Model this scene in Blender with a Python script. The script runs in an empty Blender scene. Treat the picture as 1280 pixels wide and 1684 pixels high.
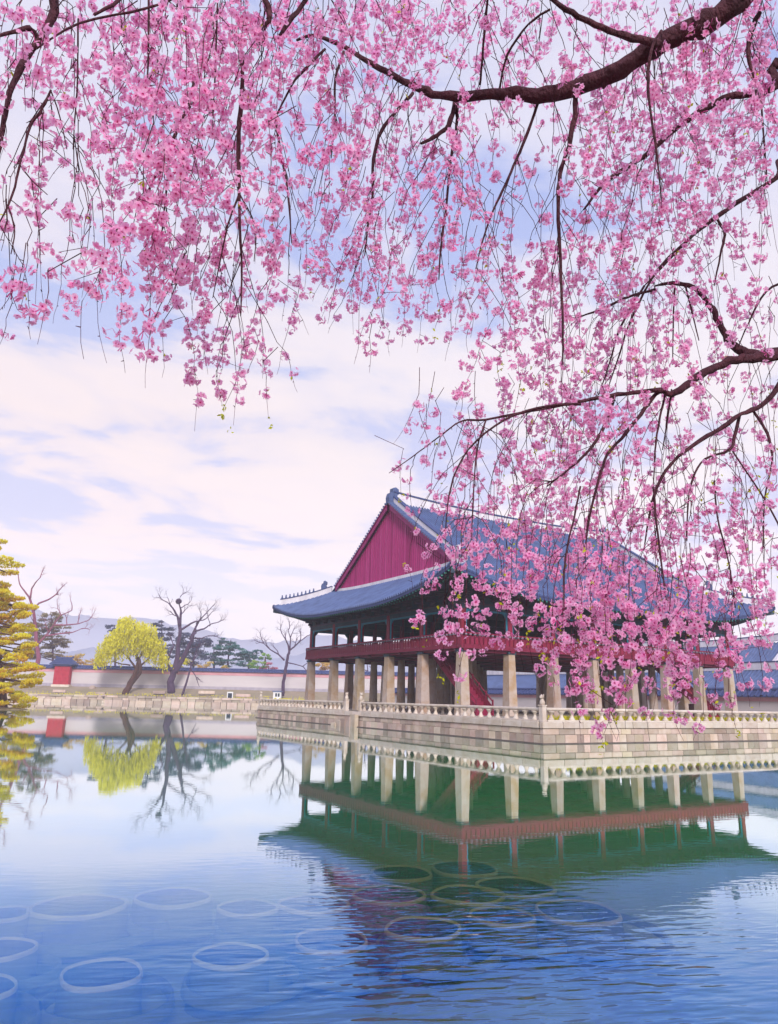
import bpy, math, random
import numpy as np
from mathutils import Vector
random.seed(7)
rng = np.random.default_rng(11)
SC = bpy.context.scene
COL = SC.collection

# ------------------------------------------------------------------ camera
CAM = np.array([-35.97, -48.19, 1.344]); YAW, PITCH, ROLL, FPX = 1.03264, 0.25129, 0.022896, 1195.1
_f = np.array([math.cos(YAW)*math.cos(PITCH), math.sin(YAW)*math.cos(PITCH), math.sin(PITCH)])
_r0 = np.array([math.sin(YAW), -math.cos(YAW), 0.0]); _u0 = np.cross(_r0, _f)
CR = math.cos(ROLL)*_r0 + math.sin(ROLL)*_u0; CU = -math.sin(ROLL)*_r0 + math.cos(ROLL)*_u0; CF = _f
def at(X, Y, D):
    """the place in the world seen at photo pixel (X, Y), D metres deep"""
    return CAM + D*(CF + (X-640)/FPX*CR - (Y-842)/FPX*CU)
def onz(X, Y, z):
    d = CF + (X-640)/FPX*CR - (Y-842)/FPX*CU
    return CAM + d*((z-CAM[2])/d[2])
def pix(P):
    d = np.asarray(P, float)-CAM; w = d@CF
    return np.stack([640+FPX*(d@CR)/w, 842-FPX*(d@CU)/w], -1), w
cd = bpy.data.cameras.new('camera'); cam = bpy.data.objects.new('camera', cd); COL.objects.link(cam)
from mathutils import Matrix
cam.matrix_world = Matrix(((CR[0],CU[0],-CF[0],CAM[0]),(CR[1],CU[1],-CF[1],CAM[1]),(CR[2],CU[2],-CF[2],CAM[2]),(0,0,0,1)))
cd.sensor_fit = 'HORIZONTAL'; cd.sensor_width = 36; cd.lens = FPX/1280*36; cd.clip_start = .05; cd.clip_end = 9000
SC.camera = cam

# ------------------------------------------------------------------ sky, sun, exposure
SUN = np.array([-.30, -.84, .46]); SUN /= np.linalg.norm(SUN)
W = bpy.data.worlds.new('World'); SC.world = W; W.use_nodes = True
nt = W.node_tree; nt.nodes.clear()
def N(t, k, **kw):
    n = t.nodes.new(k)
    for a, b in kw.items(): setattr(n, a, b)
    return n
def ramp(t, pts, src=None):
    n = t.nodes.new('ShaderNodeValToRGB'); e = n.color_ramp.elements
    while len(e) > 1: e.remove(e[-1])
    e[0].position = pts[0][0]; e[0].color = (*pts[0][1], 1)
    for p_, c_ in pts[1:]:
        q = e.new(p_); q.color = (*c_, 1)
    if src is not None: t.links.new(src, n.inputs[0])
    return n.outputs[0]
def math_(t, op, a, b=None, c=None, clamp=False):
    n = t.nodes.new('ShaderNodeMath'); n.operation = op; n.use_clamp = clamp
    for i, v in enumerate((a, b, c)):
        if v is None: continue
        if isinstance(v, (int, float)): n.inputs[i].default_value = v
        else: t.links.new(v, n.inputs[i])
    return n.outputs[0]
def mixc(t, fac, a, b, mode='MIX'):
    n = t.nodes.new('ShaderNodeMix'); n.data_type = 'RGBA'; n.blend_type = mode
    for i, v in ((0, fac), (6, a), (7, b)):
        if isinstance(v, (int, float)): n.inputs[i].default_value = v
        elif isinstance(v, tuple): n.inputs[i].default_value = (*v, 1)
        else: t.links.new(v, n.inputs[i])
    return n.outputs[2]
sky = N(nt, 'ShaderNodeTexSky', sky_type='NISHITA', sun_disc=False)
sky.sun_elevation = math.asin(SUN[2]); sky.sun_rotation = math.atan2(SUN[0], SUN[1]); sky.dust_density = 2.0; sky.ozone_density = 2.0
tc = N(nt, 'ShaderNodeTexCoord'); sep = N(nt, 'ShaderNodeSeparateXYZ'); nt.links.new(tc.outputs['Generated'], sep.inputs[0])
zz = math_(nt, 'MAXIMUM', sep.outputs[2], 0.0)
den = math_(nt, 'ADD', zz, .10)
cx = math_(nt, 'DIVIDE', sep.outputs[0], den); cy = math_(nt, 'DIVIDE', sep.outputs[1], den)
cmb = N(nt, 'ShaderNodeCombineXYZ'); nt.links.new(cx, cmb.inputs[0]); nt.links.new(cy, cmb.inputs[1])
mp = N(nt, 'ShaderNodeMapping'); mp.inputs['Rotation'].default_value = (0, 0, .55); mp.inputs['Scale'].default_value = (1.0, 1.35, 1); mp.inputs['Location'].default_value = (3.1, 1.7, 0)
nt.links.new(cmb.outputs[0], mp.inputs[0])
n1 = N(nt, 'ShaderNodeTexNoise'); n1.inputs['Scale'].default_value = 1.5; n1.inputs['Detail'].default_value = 7; n1.inputs['Roughness'].default_value = .56; n1.inputs['Distortion'].default_value = .35
nt.links.new(mp.outputs[0], n1.inputs['Vector'])
n2 = N(nt, 'ShaderNodeTexNoise'); n2.inputs['Scale'].default_value = .55; n2.inputs['Detail'].default_value = 3
nt.links.new(mp.outputs[0], n2.inputs['Vector'])
dens = math_(nt, 'ADD', math_(nt, 'MULTIPLY', n1.outputs[0], .72), math_(nt, 'MULTIPLY', n2.outputs[0], .28))
mask = ramp(nt, [(.445, (0,)*3), (.50, (.75,)*3), (.56, (1,)*3)], dens)
blue = mixc(nt, .85, sky.outputs[0], ramp(nt, [(0, (7.2, 6.9, 7.2)), (.12, (6.3, 6.0, 7.2)), (.22, (5.1, 5.0, 6.7)), (.34, (4.4, 4.5, 6.4)), (.48, (3.5, 4.0, 6.3)), (.66, (2.9, 3.5, 6.2)), (1, (1.7, 2.5, 5.4))], zz))
lf = N(nt, 'ShaderNodeVectorMath', operation='DOT_PRODUCT'); nt.links.new(tc.outputs['Generated'], lf.inputs[0])
lv = -CR*.8 + np.array([CF[0], CF[1], 0])*.6; lf.inputs[1].default_value = tuple(lv/np.linalg.norm(lv))
warm = math_(nt, 'MULTIPLY', ramp(nt, [(.30, (0,)*3), (.85, (1,)*3)], lf.outputs['Value']), ramp(nt, [(0, (.6,)*3), (.22, (1,)*3), (.5, (.5,)*3), (.7, (.0,)*3)], zz))
ccol = mixc(nt, warm, (6.9, 6.3, 6.15), (7.0, 5.8, 5.45))
ccol = mixc(nt, ramp(nt, [(.50, (0,)*3), (.78, (.55,)*3)], dens), ccol, (5.7, 5.2, 6.0))
skyc = mixc(nt, math_(nt, 'MULTIPLY', mask, ramp(nt, [(0, (.9,)*3), (.35, (.9,)*3), (.6, (.62,)*3), (1, (.5,)*3)], zz)), blue, ccol)
glow = ramp(nt, [(0, (.85,)*3), (.10, (.40,)*3), (.20, (0,)*3)], zz)
bri = ramp(nt, [(.20, (1.12,)*3), (.34, (1.0,)*3)], zz); ccb = mixc(nt, 1.0, ccol, bri, 'MULTIPLY'); skyc = mixc(nt, math_(nt, 'MULTIPLY', mask, ramp(nt, [(0, (.9,)*3), (.35, (.9,)*3), (.6, (.62,)*3), (1, (.5,)*3)], zz)), blue, ccb)
skyc = mixc(nt, glow, skyc, (8.8, 8.2, 8.4))
bg = N(nt, 'ShaderNodeBackground'); bg.inputs['Strength'].default_value = .062; nt.links.new(skyc, bg.inputs[0])
wo = N(nt, 'ShaderNodeOutputWorld'); nt.links.new(bg.outputs[0], wo.inputs[0])
sd = bpy.data.lights.new('sun', 'SUN'); sd.energy = 1.5; sd.angle = math.radians(12); sd.color = (1, .95, .88)
so = bpy.data.objects.new('sun', sd); COL.objects.link(so); so.rotation_euler = Vector(SUN).to_track_quat('Z', 'Y').to_euler()
SC.view_settings.view_transform = 'Standard'; SC.view_settings.look = 'None'; SC.view_settings.gamma = 1; SC.view_settings.use_curve_mapping = False
SC.view_settings.exposure = 1.36
SC.render.engine = 'CYCLES'; SC.cycles.max_bounces = 6; SC.cycles.diffuse_bounces = 3; SC.cycles.glossy_bounces = 3
SC.cycles.transparent_max_bounces = 12; SC.cycles.transmission_bounces = 4; SC.cycles.volume_bounces = 3; SC.cycles.caustics_reflective = False
SC.cycles.use_denoising = True

# ------------------------------------------------------------------ helpers
class MB:
    def __init__(s): s.v, s.f, s.m = [], [], []
    def add(s, V, F, m=0):
        o = len(s.v); s.v.extend([tuple(map(float, p)) for p in V]); s.f.extend([tuple(i+o for i in f) for f in F]); s.m.extend([m]*len(F))
    def hexa(s, V, m=0): s.add(V, [(3,2,1,0),(4,5,6,7),(0,1,5,4),(1,2,6,5),(2,3,7,6),(3,0,4,7)], m)
    def box(s, x0, x1, y0, y1, z0, z1, m=0):
        s.hexa([(x0,y0,z0),(x1,y0,z0),(x1,y1,z0),(x0,y1,z0),(x0,y0,z1),(x1,y0,z1),(x1,y1,z1),(x0,y1,z1)], m)
    def obox(s, c, a, b, h, m=0, dz=(0,0,0)):
        """box from base centre c, half vectors a, b (arrays), height h"""
        c = np.asarray(c, float); a = np.asarray(a, float); b = np.asarray(b, float); t = np.array([0,0,h])+np.asarray(dz, float)
        q = [c-a-b, c+a-b, c+a+b, c-a+b]; s.hexa(q+[p+t for p in q], m)
    def tube(s, P, R_, n=5, m=0, cap=True):
        P = [np.asarray(p, float) for p in P]; o = len(s.v); k = len(P)
        ref = np.array([.31, .17, .93])
        for i in range(k):
            t = P[min(i+1, k-1)]-P[max(i-1, 0)]; t = t/(np.linalg.norm(t)+1e-9)
            a = np.cross(t, ref); a /= np.linalg.norm(a)+1e-9; b = np.cross(t, a)
            for j in range(n):
                an = 2*math.pi*j/n; s.v.append(tuple(P[i]+R_[i]*(math.cos(an)*a+math.sin(an)*b)))
        for i in range(k-1):
            for j in range(n):
                s.f.append((o+i*n+j, o+i*n+(j+1) % n, o+(i+1)*n+(j+1) % n, o+(i+1)*n+j)); s.m.append(m)
        if cap:
            s.f.append(tuple(o+j for j in range(n))[::-1]); s.m.append(m); s.f.append(tuple(o+(k-1)*n+j for j in range(n))); s.m.append(m)
    def lathe(s, c, prof, n=12, m=0, ax=1.0, ay=1.0):
        o = len(s.v); k = len(prof)
        for r, z in prof:
            for j in range(n):
                an = 2*math.pi*(j+.5)/n; s.v.append((c[0]+r*ax*math.cos(an), c[1]+r*ay*math.sin(an), c[2]+z))
        for i in range(k-1):
            for j in range(n): s.f.append((o+i*n+j, o+i*n+(j+1) % n, o+(i+1)*n+(j+1) % n, o+(i+1)*n+j)); s.m.append(m)
        s.f.append(tuple(o+j for j in range(n))[::-1]); s.m.append(m); s.f.append(tuple(o+(k-1)*n+j for j in range(n))); s.m.append(m)
    def sweep(s, P, w, h0, h1, m=0, mcap=None):
        """a wall of width w following the points P (its foot), from P+h0 to P+h1 upwards"""
        P = [np.asarray(p, float) for p in P]; o = len(s.v); k = len(P)
        for i in range(k):
            t = P[min(i+1, k-1)]-P[max(i-1, 0)]; t[2] = 0; t /= np.linalg.norm(t)+1e-9; a = np.array([-t[1], t[0], 0])*w/2
            for sg, h in ((-1,h0),(1,h0),(1,h1),(-1,h1)): s.v.append(tuple(P[i]+sg*a+np.array([0,0,h])))
        for i in range(k-1):
            for j in range(4): s.f.append((o+i*4+j, o+i*4+(j+1) % 4, o+(i+1)*4+(j+1) % 4, o+(i+1)*4+j)); s.m.append(mcap if (mcap is not None and j == 2) else m)
        s.f.append((o+3,o+2,o+1,o)); s.m.append(m); e = o+(k-1)*4; s.f.append((e,e+1,e+2,e+3)); s.m.append(m)
    def mesh(s, name, mats, smooth=False):
        me = bpy.data.meshes.new(name); me.from_pydata(s.v, [], s.f)
        for x in (mats if isinstance(mats, (list, tuple)) else [mats]): me.materials.append(x)
        me.polygons.foreach_set('material_index', np.array(s.m, dtype=np.int32))
        if smooth: me.polygons.foreach_set('use_smooth', np.ones(len(s.f), dtype=bool))
        me.update(); return me
    def build(s, name, mats, parent=None, smooth=False, kind=None, label=None):
        return put(name, s.mesh(name, mats, smooth), parent, kind, label)
def put(name, me, parent=None, kind=None, label=None, loc=None):
    o = bpy.data.objects.new(name, me); COL.objects.link(o)
    if parent is not None:
        o.parent = parent; q = np.array(origin(parent))
        o.location = tuple((np.zeros(3) if loc is None else np.asarray(loc, float))-q)
    elif loc is not None: o.location = tuple(loc)
    if kind: o['kind'] = kind
    if label: o['label'] = label
    return o
_org = {}
def origin(o):
    q = np.array(o.location[:], float)
    while o.parent is not None: o = o.parent; q = q+np.array(o.location[:])
    return q
def thing(name, label, cat, loc=(0,0,0), group=None):
    o = bpy.data.objects.new(name, None); COL.objects.link(o); o.location = tuple(map(float, loc)); o.empty_display_size = .2
    o['label'] = label; o['category'] = cat
    if group: o['group'] = group
    return o
def tag(o, label, cat, group=None):
    o['label'] = label; o['category'] = cat
    if group: o['group'] = group
    return o
def lin(r, g, b):
    f = lambda c: (c/255/12.92) if c/255 <= .04045 else ((c/255+.055)/1.055)**2.4
    return (f(r), f(g), f(b))
def mat(name, col, rough=.8, var=.25, scale=3.0, bump=.3, bscale=None, rnd=.0, col2=None, spec=.3, stretch=(1,1,1), transl=0.0, attr=None, attrcols=None):
    m = bpy.data.materials.new(name); m.use_nodes = True; t = m.node_tree; b = t.nodes['Principled BSDF']
    b.inputs['Roughness'].default_value = rough; b.inputs['Specular IOR Level'].default_value = spec
    c = t.nodes.new('ShaderNodeTexCoord'); mpn = t.nodes.new('ShaderNodeMapping'); mpn.inputs['Scale'].default_value = stretch
    t.links.new(c.outputs['Object'], mpn.inputs[0])
    n = t.nodes.new('ShaderNodeTexNoise'); n.inputs['Scale'].default_value = scale; n.inputs['Detail'].default_value = 6; n.inputs['Roughness'].default_value = .65
    oi = t.nodes.new('ShaderNodeObjectInfo')
    ad = t.nodes.new('ShaderNodeVectorMath'); ad.operation = 'ADD'; t.links.new(mpn.outputs[0], ad.inputs[0])
    sc_ = t.nodes.new('ShaderNodeMath'); sc_.operation = 'MULTIPLY'; sc_.inputs[1].default_value = 37.0; t.links.new(oi.outputs['Random'], sc_.inputs[0]); t.links.new(sc_.outputs[0], ad.inputs[1])
    t.links.new(ad.outputs[0], n.inputs['Vector'])
    c2 = col2 if col2 else tuple(x*.45 for x in col)
    cc = mixc(t, ramp(t, [(.32, (var*1.6 if var < .6 else 1,)*3), (.62, (0,)*3)], n.outputs[0]), col, c2)
    if attrcols:
        an = t.nodes.new('ShaderNodeAttribute'); an.attribute_name = attr
        rc = ramp(t, attrcols, an.outputs['Fac']); cc = mixc(t, ramp(t, [(.3, (var,)*3), (.65, (0,)*3)], n.outputs[0]), rc, mixc(t, 1.0, rc, (.62, .60, .60), 'MULTIPLY'))
    if rnd:
        v = math_(t, 'MULTIPLY_ADD', oi.outputs['Random'], rnd*2, 1-rnd)
        hs = t.nodes.new('ShaderNodeHueSaturation'); t.links.new(v, hs.inputs['Value']); t.links.new(cc, hs.inputs['Color'])
        hs.inputs['Saturation'].default_value = 1.0
        hv = math_(t, 'MULTIPLY_ADD', math_(t, 'FRACT', math_(t, 'MULTIPLY', oi.outputs['Random'], 7.31)), .05*min(1, rnd*4), .5-.025*min(1, rnd*4)); t.links.new(hv, hs.inputs['Hue'])
        cc = hs.outputs[0]
    t.links.new(cc, b.inputs['Base Color'])
    if bump:
        bn = t.nodes.new('ShaderNodeBump'); bn.inputs['Strength'].default_value = bump; bn.inputs['Distance'].default_value = .05
        n3 = t.nodes.new('ShaderNodeTexNoise'); n3.inputs['Scale'].default_value = bscale or scale*4; n3.inputs['Detail'].default_value = 4; t.links.new(ad.outputs[0], n3.inputs['Vector'])
        t.links.new(n3.outputs[0], bn.inputs['Height']); t.links.new(bn.outputs[0], b.inputs['Normal'])
    if transl:
        tr = t.nodes.new('ShaderNodeBsdfTranslucent'); t.links.new(cc, tr.inputs[0]); ms = t.nodes.new('ShaderNodeMixShader'); ms.inputs[0].default_value = transl
        t.links.new(b.outputs[0], ms.inputs[1]); t.links.new(tr.outputs[0], ms.inputs[2]); t.links.new(ms.outputs[0], t.nodes['Material Output'].inputs[0])
    return m
M = {}
M['stone'] = mat('granite', (.58, .48, .42), .85, .32, 1.2, .5, 14, rnd=.34, col2=(.38, .24, .13))
M['stone_pale'] = mat('pale_granite', (.67, .59, .54), .8, .28, 1.5, .4, 16, rnd=.12, col2=(.42, .28, .15))
M['stone_dark'] = mat('joint_stone', (.16, .13, .12), .95, .3, 2, .5, 12)
M['column'] = mat('column_granite', (.48, .40, .37), .85, .55, .8, .4, 10, rnd=.14, col2=(.36, .22, .11))
M['paving'] = mat('paving', (.42, .36, .32), .9, .3, .7, .3, 9)
M['red'] = mat('red_paint', lin(140, 28, 62), .6, .25, 2.5, .2, 10, rnd=.08)
M['red_dark'] = mat('dark_red_paint', lin(128, 28, 62), .65, .25, 2.5, .2, 10)
M['gable_red'] = mat('gable_board_paint', lin(186, 52, 122), .65, .5, 1.6, .2, 10, col2=lin(160, 40, 108), stretch=(2, 2, .12))
M['gable_red3'] = mat('faded_board_paint', lin(198, 74, 140), .7, .5, 1.6, .2, 10, col2=lin(166, 50, 112), stretch=(2, 2, .12)); M['gable_red4'] = mat('dark_board_paint', lin(164, 42, 106), .7, .5, 1.6, .2, 10, col2=lin(130, 28, 84), stretch=(2, 2, .12))
M['gable_red2'] = mat('gable_batten_paint', lin(158, 44, 112), .65, .3, 2, .2, 10)
M['teal'] = mat('teal_paint', lin(50, 130, 160), .6, .3, 3, .1, 10)
M['dancheong'] = mat('green_blue_eave_paint', lin(58, 76, 92), .7, .35, 1.8, .15, 9, col2=lin(40, 42, 62))
M['dancheong2'] = mat('purple_grey_eave_paint', lin(84, 66, 86), .7, .3, 2.2, .15, 9)
M['rafter_tip'] = mat('green_rafter_tip_paint', lin(70, 150, 140), .6, .3, 4, .1, 9)
M['tile'] = mat('blue_roof_tile', lin(84, 103, 150), .42, .5, .8, .35, 14, col2=lin(58, 72, 112), spec=.6)
M['tile_dark'] = mat('dark_roof_tile', lin(66, 78, 126), .6, .3, 2, .3, 12)
M['plaster'] = mat('white_ridge_plaster', (.74, .70, .76), .8, .3, 1.3, .2, 12, col2=(.40, .36, .44), stretch=(1, 1, .25))
M['finial'] = mat('grey_blue_finial_tile', lin(84, 98, 142), .7, .4, 3, .5, 10)
M['interior'] = mat('brown_timber', lin(96, 52, 60), .75, .3, 2, .2, 10)
M['door_panel'] = mat('grey_door_paper', lin(150, 140, 160), .8, .25, 2, .1, 9)
M['wood_box'] = mat('ochre_wood', lin(150, 92, 60), .7, .3, 3, .2, 9)

# ------------------------------------------------------------------ water, bed, land
ZW = -1.26
m = bpy.data.materials.new('pond_water'); m.use_nodes = True; t = m.node_tree; t.nodes.clear()
geo = t.nodes.new('ShaderNodeNewGeometry')
mpn = t.nodes.new('ShaderNodeMapping'); mpn.inputs['Rotation'].default_value = (0, 0, -math.atan2(CR[1], CR[0])-.20); t.links.new(geo.outputs['Position'], mpn.inputs[0])
def wnoise(sx, sy, scale, detail, dist=.0):
    q = t.nodes.new('ShaderNodeMapping'); q.inputs['Scale'].default_value = (sx, sy, 1); t.links.new(mpn.outputs[0], q.inputs[0])
    k = t.nodes.new('ShaderNodeTexNoise'); k.inputs['Scale'].default_value = scale; k.inputs['Detail'].default_value = detail; k.inputs['Distortion'].default_value = dist; k.inputs['Roughness'].default_value = .45
    t.links.new(q.outputs[0], k.inputs['Vector']); return k.outputs[0]
near = wnoise(.8, 2.4, 2.7, 1.5, .3)
fine = wnoise(.6, 2.0, 5.0, 2)
sh = t.nodes.new('ShaderNodeVectorMath'); sh.operation = 'DISTANCE'; sc3 = t.nodes.new('ShaderNodeVectorMath'); sc3.operation = 'ADD'
sc3.inputs[1].default_value = (0, 0, 0); t.links.new(geo.outputs['Position'], sc3.inputs[0]); t.links.new(sc3.outputs[0], sh.inputs[0]); _c = onz(850, 1640, ZW); sh.inputs[1].default_value = tuple(_c)
wob = math_(t, 'MULTIPLY_ADD', wnoise(1, 1, .45, 2), 3.0, math_(t, 'ADD', sh.outputs['Value'], -1.5))
shore = ramp(t, [(.014, (1,)*3), (.028, (.55,)*3), (.045, (.10,)*3), (.08, (.045,)*3), (.25, (.025,)*3), (.6, (.02,)*3)], math_(t, 'MULTIPLY', wob, .01))   # a breeze ruffles one patch of the water
gust = ramp(t, [(.30, (.45,)*3), (.62, (1,)*3)], wnoise(1, 1.3, .085, 2))
bn = t.nodes.new('ShaderNodeBump'); bn.inputs['Distance'].default_value = 1.0
t.links.new(math_(t, 'MULTIPLY', math_(t, 'ADD', math_(t, 'MULTIPLY', near, .020), math_(t, 'MULTIPLY', fine, .0025)), math_(t, 'MULTIPLY', gust, shore)), bn.inputs['Height']); bn.inputs['Strength'].default_value = 1.0
fr = t.nodes.new('ShaderNodeFresnel'); fr.inputs['IOR'].default_value = 1.33; t.links.new(bn.outputs[0], fr.inputs['Normal'])
ff = math_(t, 'MULTIPLY', fr.outputs[0], math_(t, 'SUBTRACT', 1.0, geo.outputs['Backfacing']))
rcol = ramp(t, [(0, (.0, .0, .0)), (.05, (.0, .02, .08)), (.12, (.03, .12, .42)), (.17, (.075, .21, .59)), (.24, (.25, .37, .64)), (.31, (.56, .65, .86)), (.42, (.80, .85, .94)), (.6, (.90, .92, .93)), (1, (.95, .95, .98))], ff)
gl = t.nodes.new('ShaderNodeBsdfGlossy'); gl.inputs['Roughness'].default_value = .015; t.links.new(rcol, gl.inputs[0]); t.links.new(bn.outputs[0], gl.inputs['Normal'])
tr = t.nodes.new('ShaderNodeBsdfTransparent'); tr.inputs[0].default_value = (.74, .82, .70, 1)
murk = t.nodes.new('ShaderNodeBsdfDiffuse')
murkn = ramp(t, [(.35, (.002, .13, .024)), (.65, (.002, .10, .055))], wnoise(1, 1, .06, 2))
t.links.new(murkn, murk.inputs[0])
lw = t.nodes.new('ShaderNodeLayerWeight'); lw.inputs[0].default_value = .5
body = t.nodes.new('ShaderNodeMixShader'); t.links.new(ramp(t, [(.64, (.05,)*3), (.74, (.15,)*3), (.80, (.45,)*3), (.87, (1,)*3)], lw.outputs['Facing']), body.inputs[0])
t.links.new(tr.outputs[0], body.inputs[1]); t.links.new(murk.outputs[0], body.inputs[2])
addw = t.nodes.new('ShaderNodeMixShader'); t.links.new(ff, addw.inputs[0])
# the coloured reflection carries its own strength, so the body is only dimmed by the Fresnel share
blk = t.nodes.new('ShaderNodeBsdfTransparent'); blk.inputs[0].default_value = (0, 0, 0, 1)
t.links.new(body.outputs[0], addw.inputs[1]); t.links.new(blk.outputs[0], addw.inputs[2])
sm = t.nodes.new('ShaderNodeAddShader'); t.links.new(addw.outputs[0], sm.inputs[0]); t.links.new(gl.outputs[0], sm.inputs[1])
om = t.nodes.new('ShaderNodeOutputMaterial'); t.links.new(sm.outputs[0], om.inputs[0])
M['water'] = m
def sheet(name, pts, z, m_, kind='structure'):
    b = MB(); b.add([(p[0], p[1], z if len(p) < 3 else p[2]) for p in pts], [tuple(range(len(pts)))]); return b.build(name, m_, kind=kind)
o = sheet('water', [(-700, -700), (700, -700), (700, 700), (-700, 700)], ZW, M['water'])
M['bed'] = mat('pond_mud', (.17, .15, .04), .95, .4, .6, .3, 3, col2=(.09, .085, .03))
sheet('pond_bed', [(-720, -720), (720, -720), (720, 720), (-720, 720)], -1.98, M['bed'])
M['earth'] = mat('earth', (.36, .28, .20), .95, .4, .25, .4, 2, col2=(.22, .20, .10))
A0 = np.array([-13.7, 151.7, 0]); E0 = np.array([.8433, -.5374, 0]); N0 = np.array([.5374, .8433, 0])
def bank(s, n, z=0): return A0+E0*s+N0*n+np.array([0, 0, z])
b = MB()   # far shore rising gently from quay to wall and on to the horizon
S_ = np.linspace(-330, 560, 40); prof = [(1.0, .55), (5, .8), (9, 1.7), (13, 2.5), (22, 2.8), (120, 3.5), (820, 10)]
V = []
for n_, z_ in prof:
    for s_ in S_: V.append(bank(s_*(1+n_/900), n_, z_+(rng.normal()*.12 if n_ < 30 else 0)))
k = len(S_)
b.add(V, [(i*k+j, i*k+j+1, (i+1)*k+j+1, (i+1)*k+j) for i in range(len(prof)-1) for j in range(k-1)])
b.build('far_ground', M['earth'], kind='structure')
sheet('east_ground', [(45, -11.6), (500, -150), (700, -100), (420, 120), (70, 92), (45, 60)], -.06, M['earth'])
P0 = CAM.copy()
def fwd(f_, r_, z): return np.array([CAM[0], CAM[1], 0])+f_*np.array([math.cos(YAW), math.sin(YAW), 0])+r_*np.array([math.sin(YAW), -math.cos(YAW), 0])+np.array([0, 0, z])
b = MB(); row = [(-60, -.3), (2.0, -.35), (3.2, -.6), (4.2, -1.5), (5.0, -2.5)]
xs = np.linspace(-60, 60, 25); V = [fwd(f_+(math.sin(x_*.7)*.25 if f_ > 2.5 else 0), x_, z_) for f_, z_ in row for x_ in xs]
b.add(V, [(i*25+j, i*25+j+1, (i+1)*25+j+1, (i+1)*25+j) for i in range(4) for j in range(24)])
b.build('near_bank', M['earth'], kind='structure')

# ------------------------------------------------------------------ stone terrace of the pavilion
TX0, TY0, TX1, TY1 = -2.35, -11.75, 45.5, 38.0
ter = thing('stone_terrace', 'pale granite block terrace rising from the pond under the red pavilion', 'terrace', (TX0, TY0, ZW))
b = MB(); b.box(TX0+.16, TX1, TY0+.16, TY1-.16, -2.6, .10); b.build('core', M['stone_dark'], ter)
b = MB(); b.box(TX0+.9, TX1, TY0+.9, TY1-.9, .10, .16); b.build('floor_paving', M['paving'], ter)
blockmesh = {}
def blk(L, D_, H):
    key = (round(L, 2), round(D_, 2), round(H, 2))
    if key not in blockmesh:
        L, D_, H = key; e = .03; q = MB()
        x, y = L/2-.02, D_/2-.02
        V = []
        for z_, i_ in ((0, e), (e, 0), (H-e-.012, 0), (H-.012, e)):
            V += [(-x+i_, -y+i_, z_), (x-i_, -y+i_, z_), (x-i_, y-i_, z_), (-x+i_, y-i_, z_)]
        F = [(3,2,1,0), (12,13,14,15)]+[(i*4+j, i*4+(j+1) % 4, (i+1)*4+(j+1) % 4, (i+1)*4+j) for i in range(3) for j in range(4)]
        q.add(V, F); blockmesh[key] = q
    return blockmesh[key]
def block(name, c, L, D_, H, rz, m_, parent, label=None):
    q = blk(L, D_, H); key = (round(L, 2), round(D_, 2), round(H, 2), m_.name)
    if key not in _org: _org[key] = q.mesh(name, m_)
    o = put(name, _org[key], parent, label=label, loc=c); o.rotation_euler = (0, 0, rz); return o
def course(z0, h, lens, out, m_, lim_x, lim_y, name='stone_block'):
    p_ = TX0-out
    while p_ < lim_x:
        L = round(random.choice(lens), 1); block(name, (p_+L/2, TY0+.16-out+random.uniform(-.012, .012), z0), L, .34, h, 0, m_, ter); p_ += L
    p_ = TY0+.35
    while p_ < lim_y:
        L = round(random.choice(lens), 1); L = min(L, max(.4, round(lim_y-p_, 1))); block(name, (TX0+.16-out+random.uniform(-.012, .012), p_+L/2, z0), L, .34, h, math.pi/2, m_, ter); p_ += L
course(-.30, .42, [1.6, 1.8, 2.0], .10, M['stone_pale'], 31, TY1, 'coping_stone')
course(-.70, .40, [.8, 1.0, 1.2, 1.4], 0, M['stone'], 31, TY1)
course(-1.28, .58, [.6, .7, .8, .9, 1.1], 0, M['stone'], 31, TY1)
b = MB(); b.box(TX0-.28, TX1, TY0-.28, TY0+.1, -2.6, -1.20); b.box(TX0-.28, TX0+.1, TY0+.1, TY1, -2.6, -1.20)
b.build('footing', M['stone_dark'], ter)
# landing steps running down along the left face
stp = thing('stone_steps', 'weathered stone landing steps going down to the water beside the railing gap', 'steps', (TX0-.9, 14.0, ZW))
for i in range(5):
    z1 = -.16-.21*i; y0 = 12.5+i*.85
    b = MB(); b.box(TX0-.55-.06*i, TX0-.16, y0, y0+.92, -2.5, z1); b.build('step', M['stone'], stp)
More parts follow.
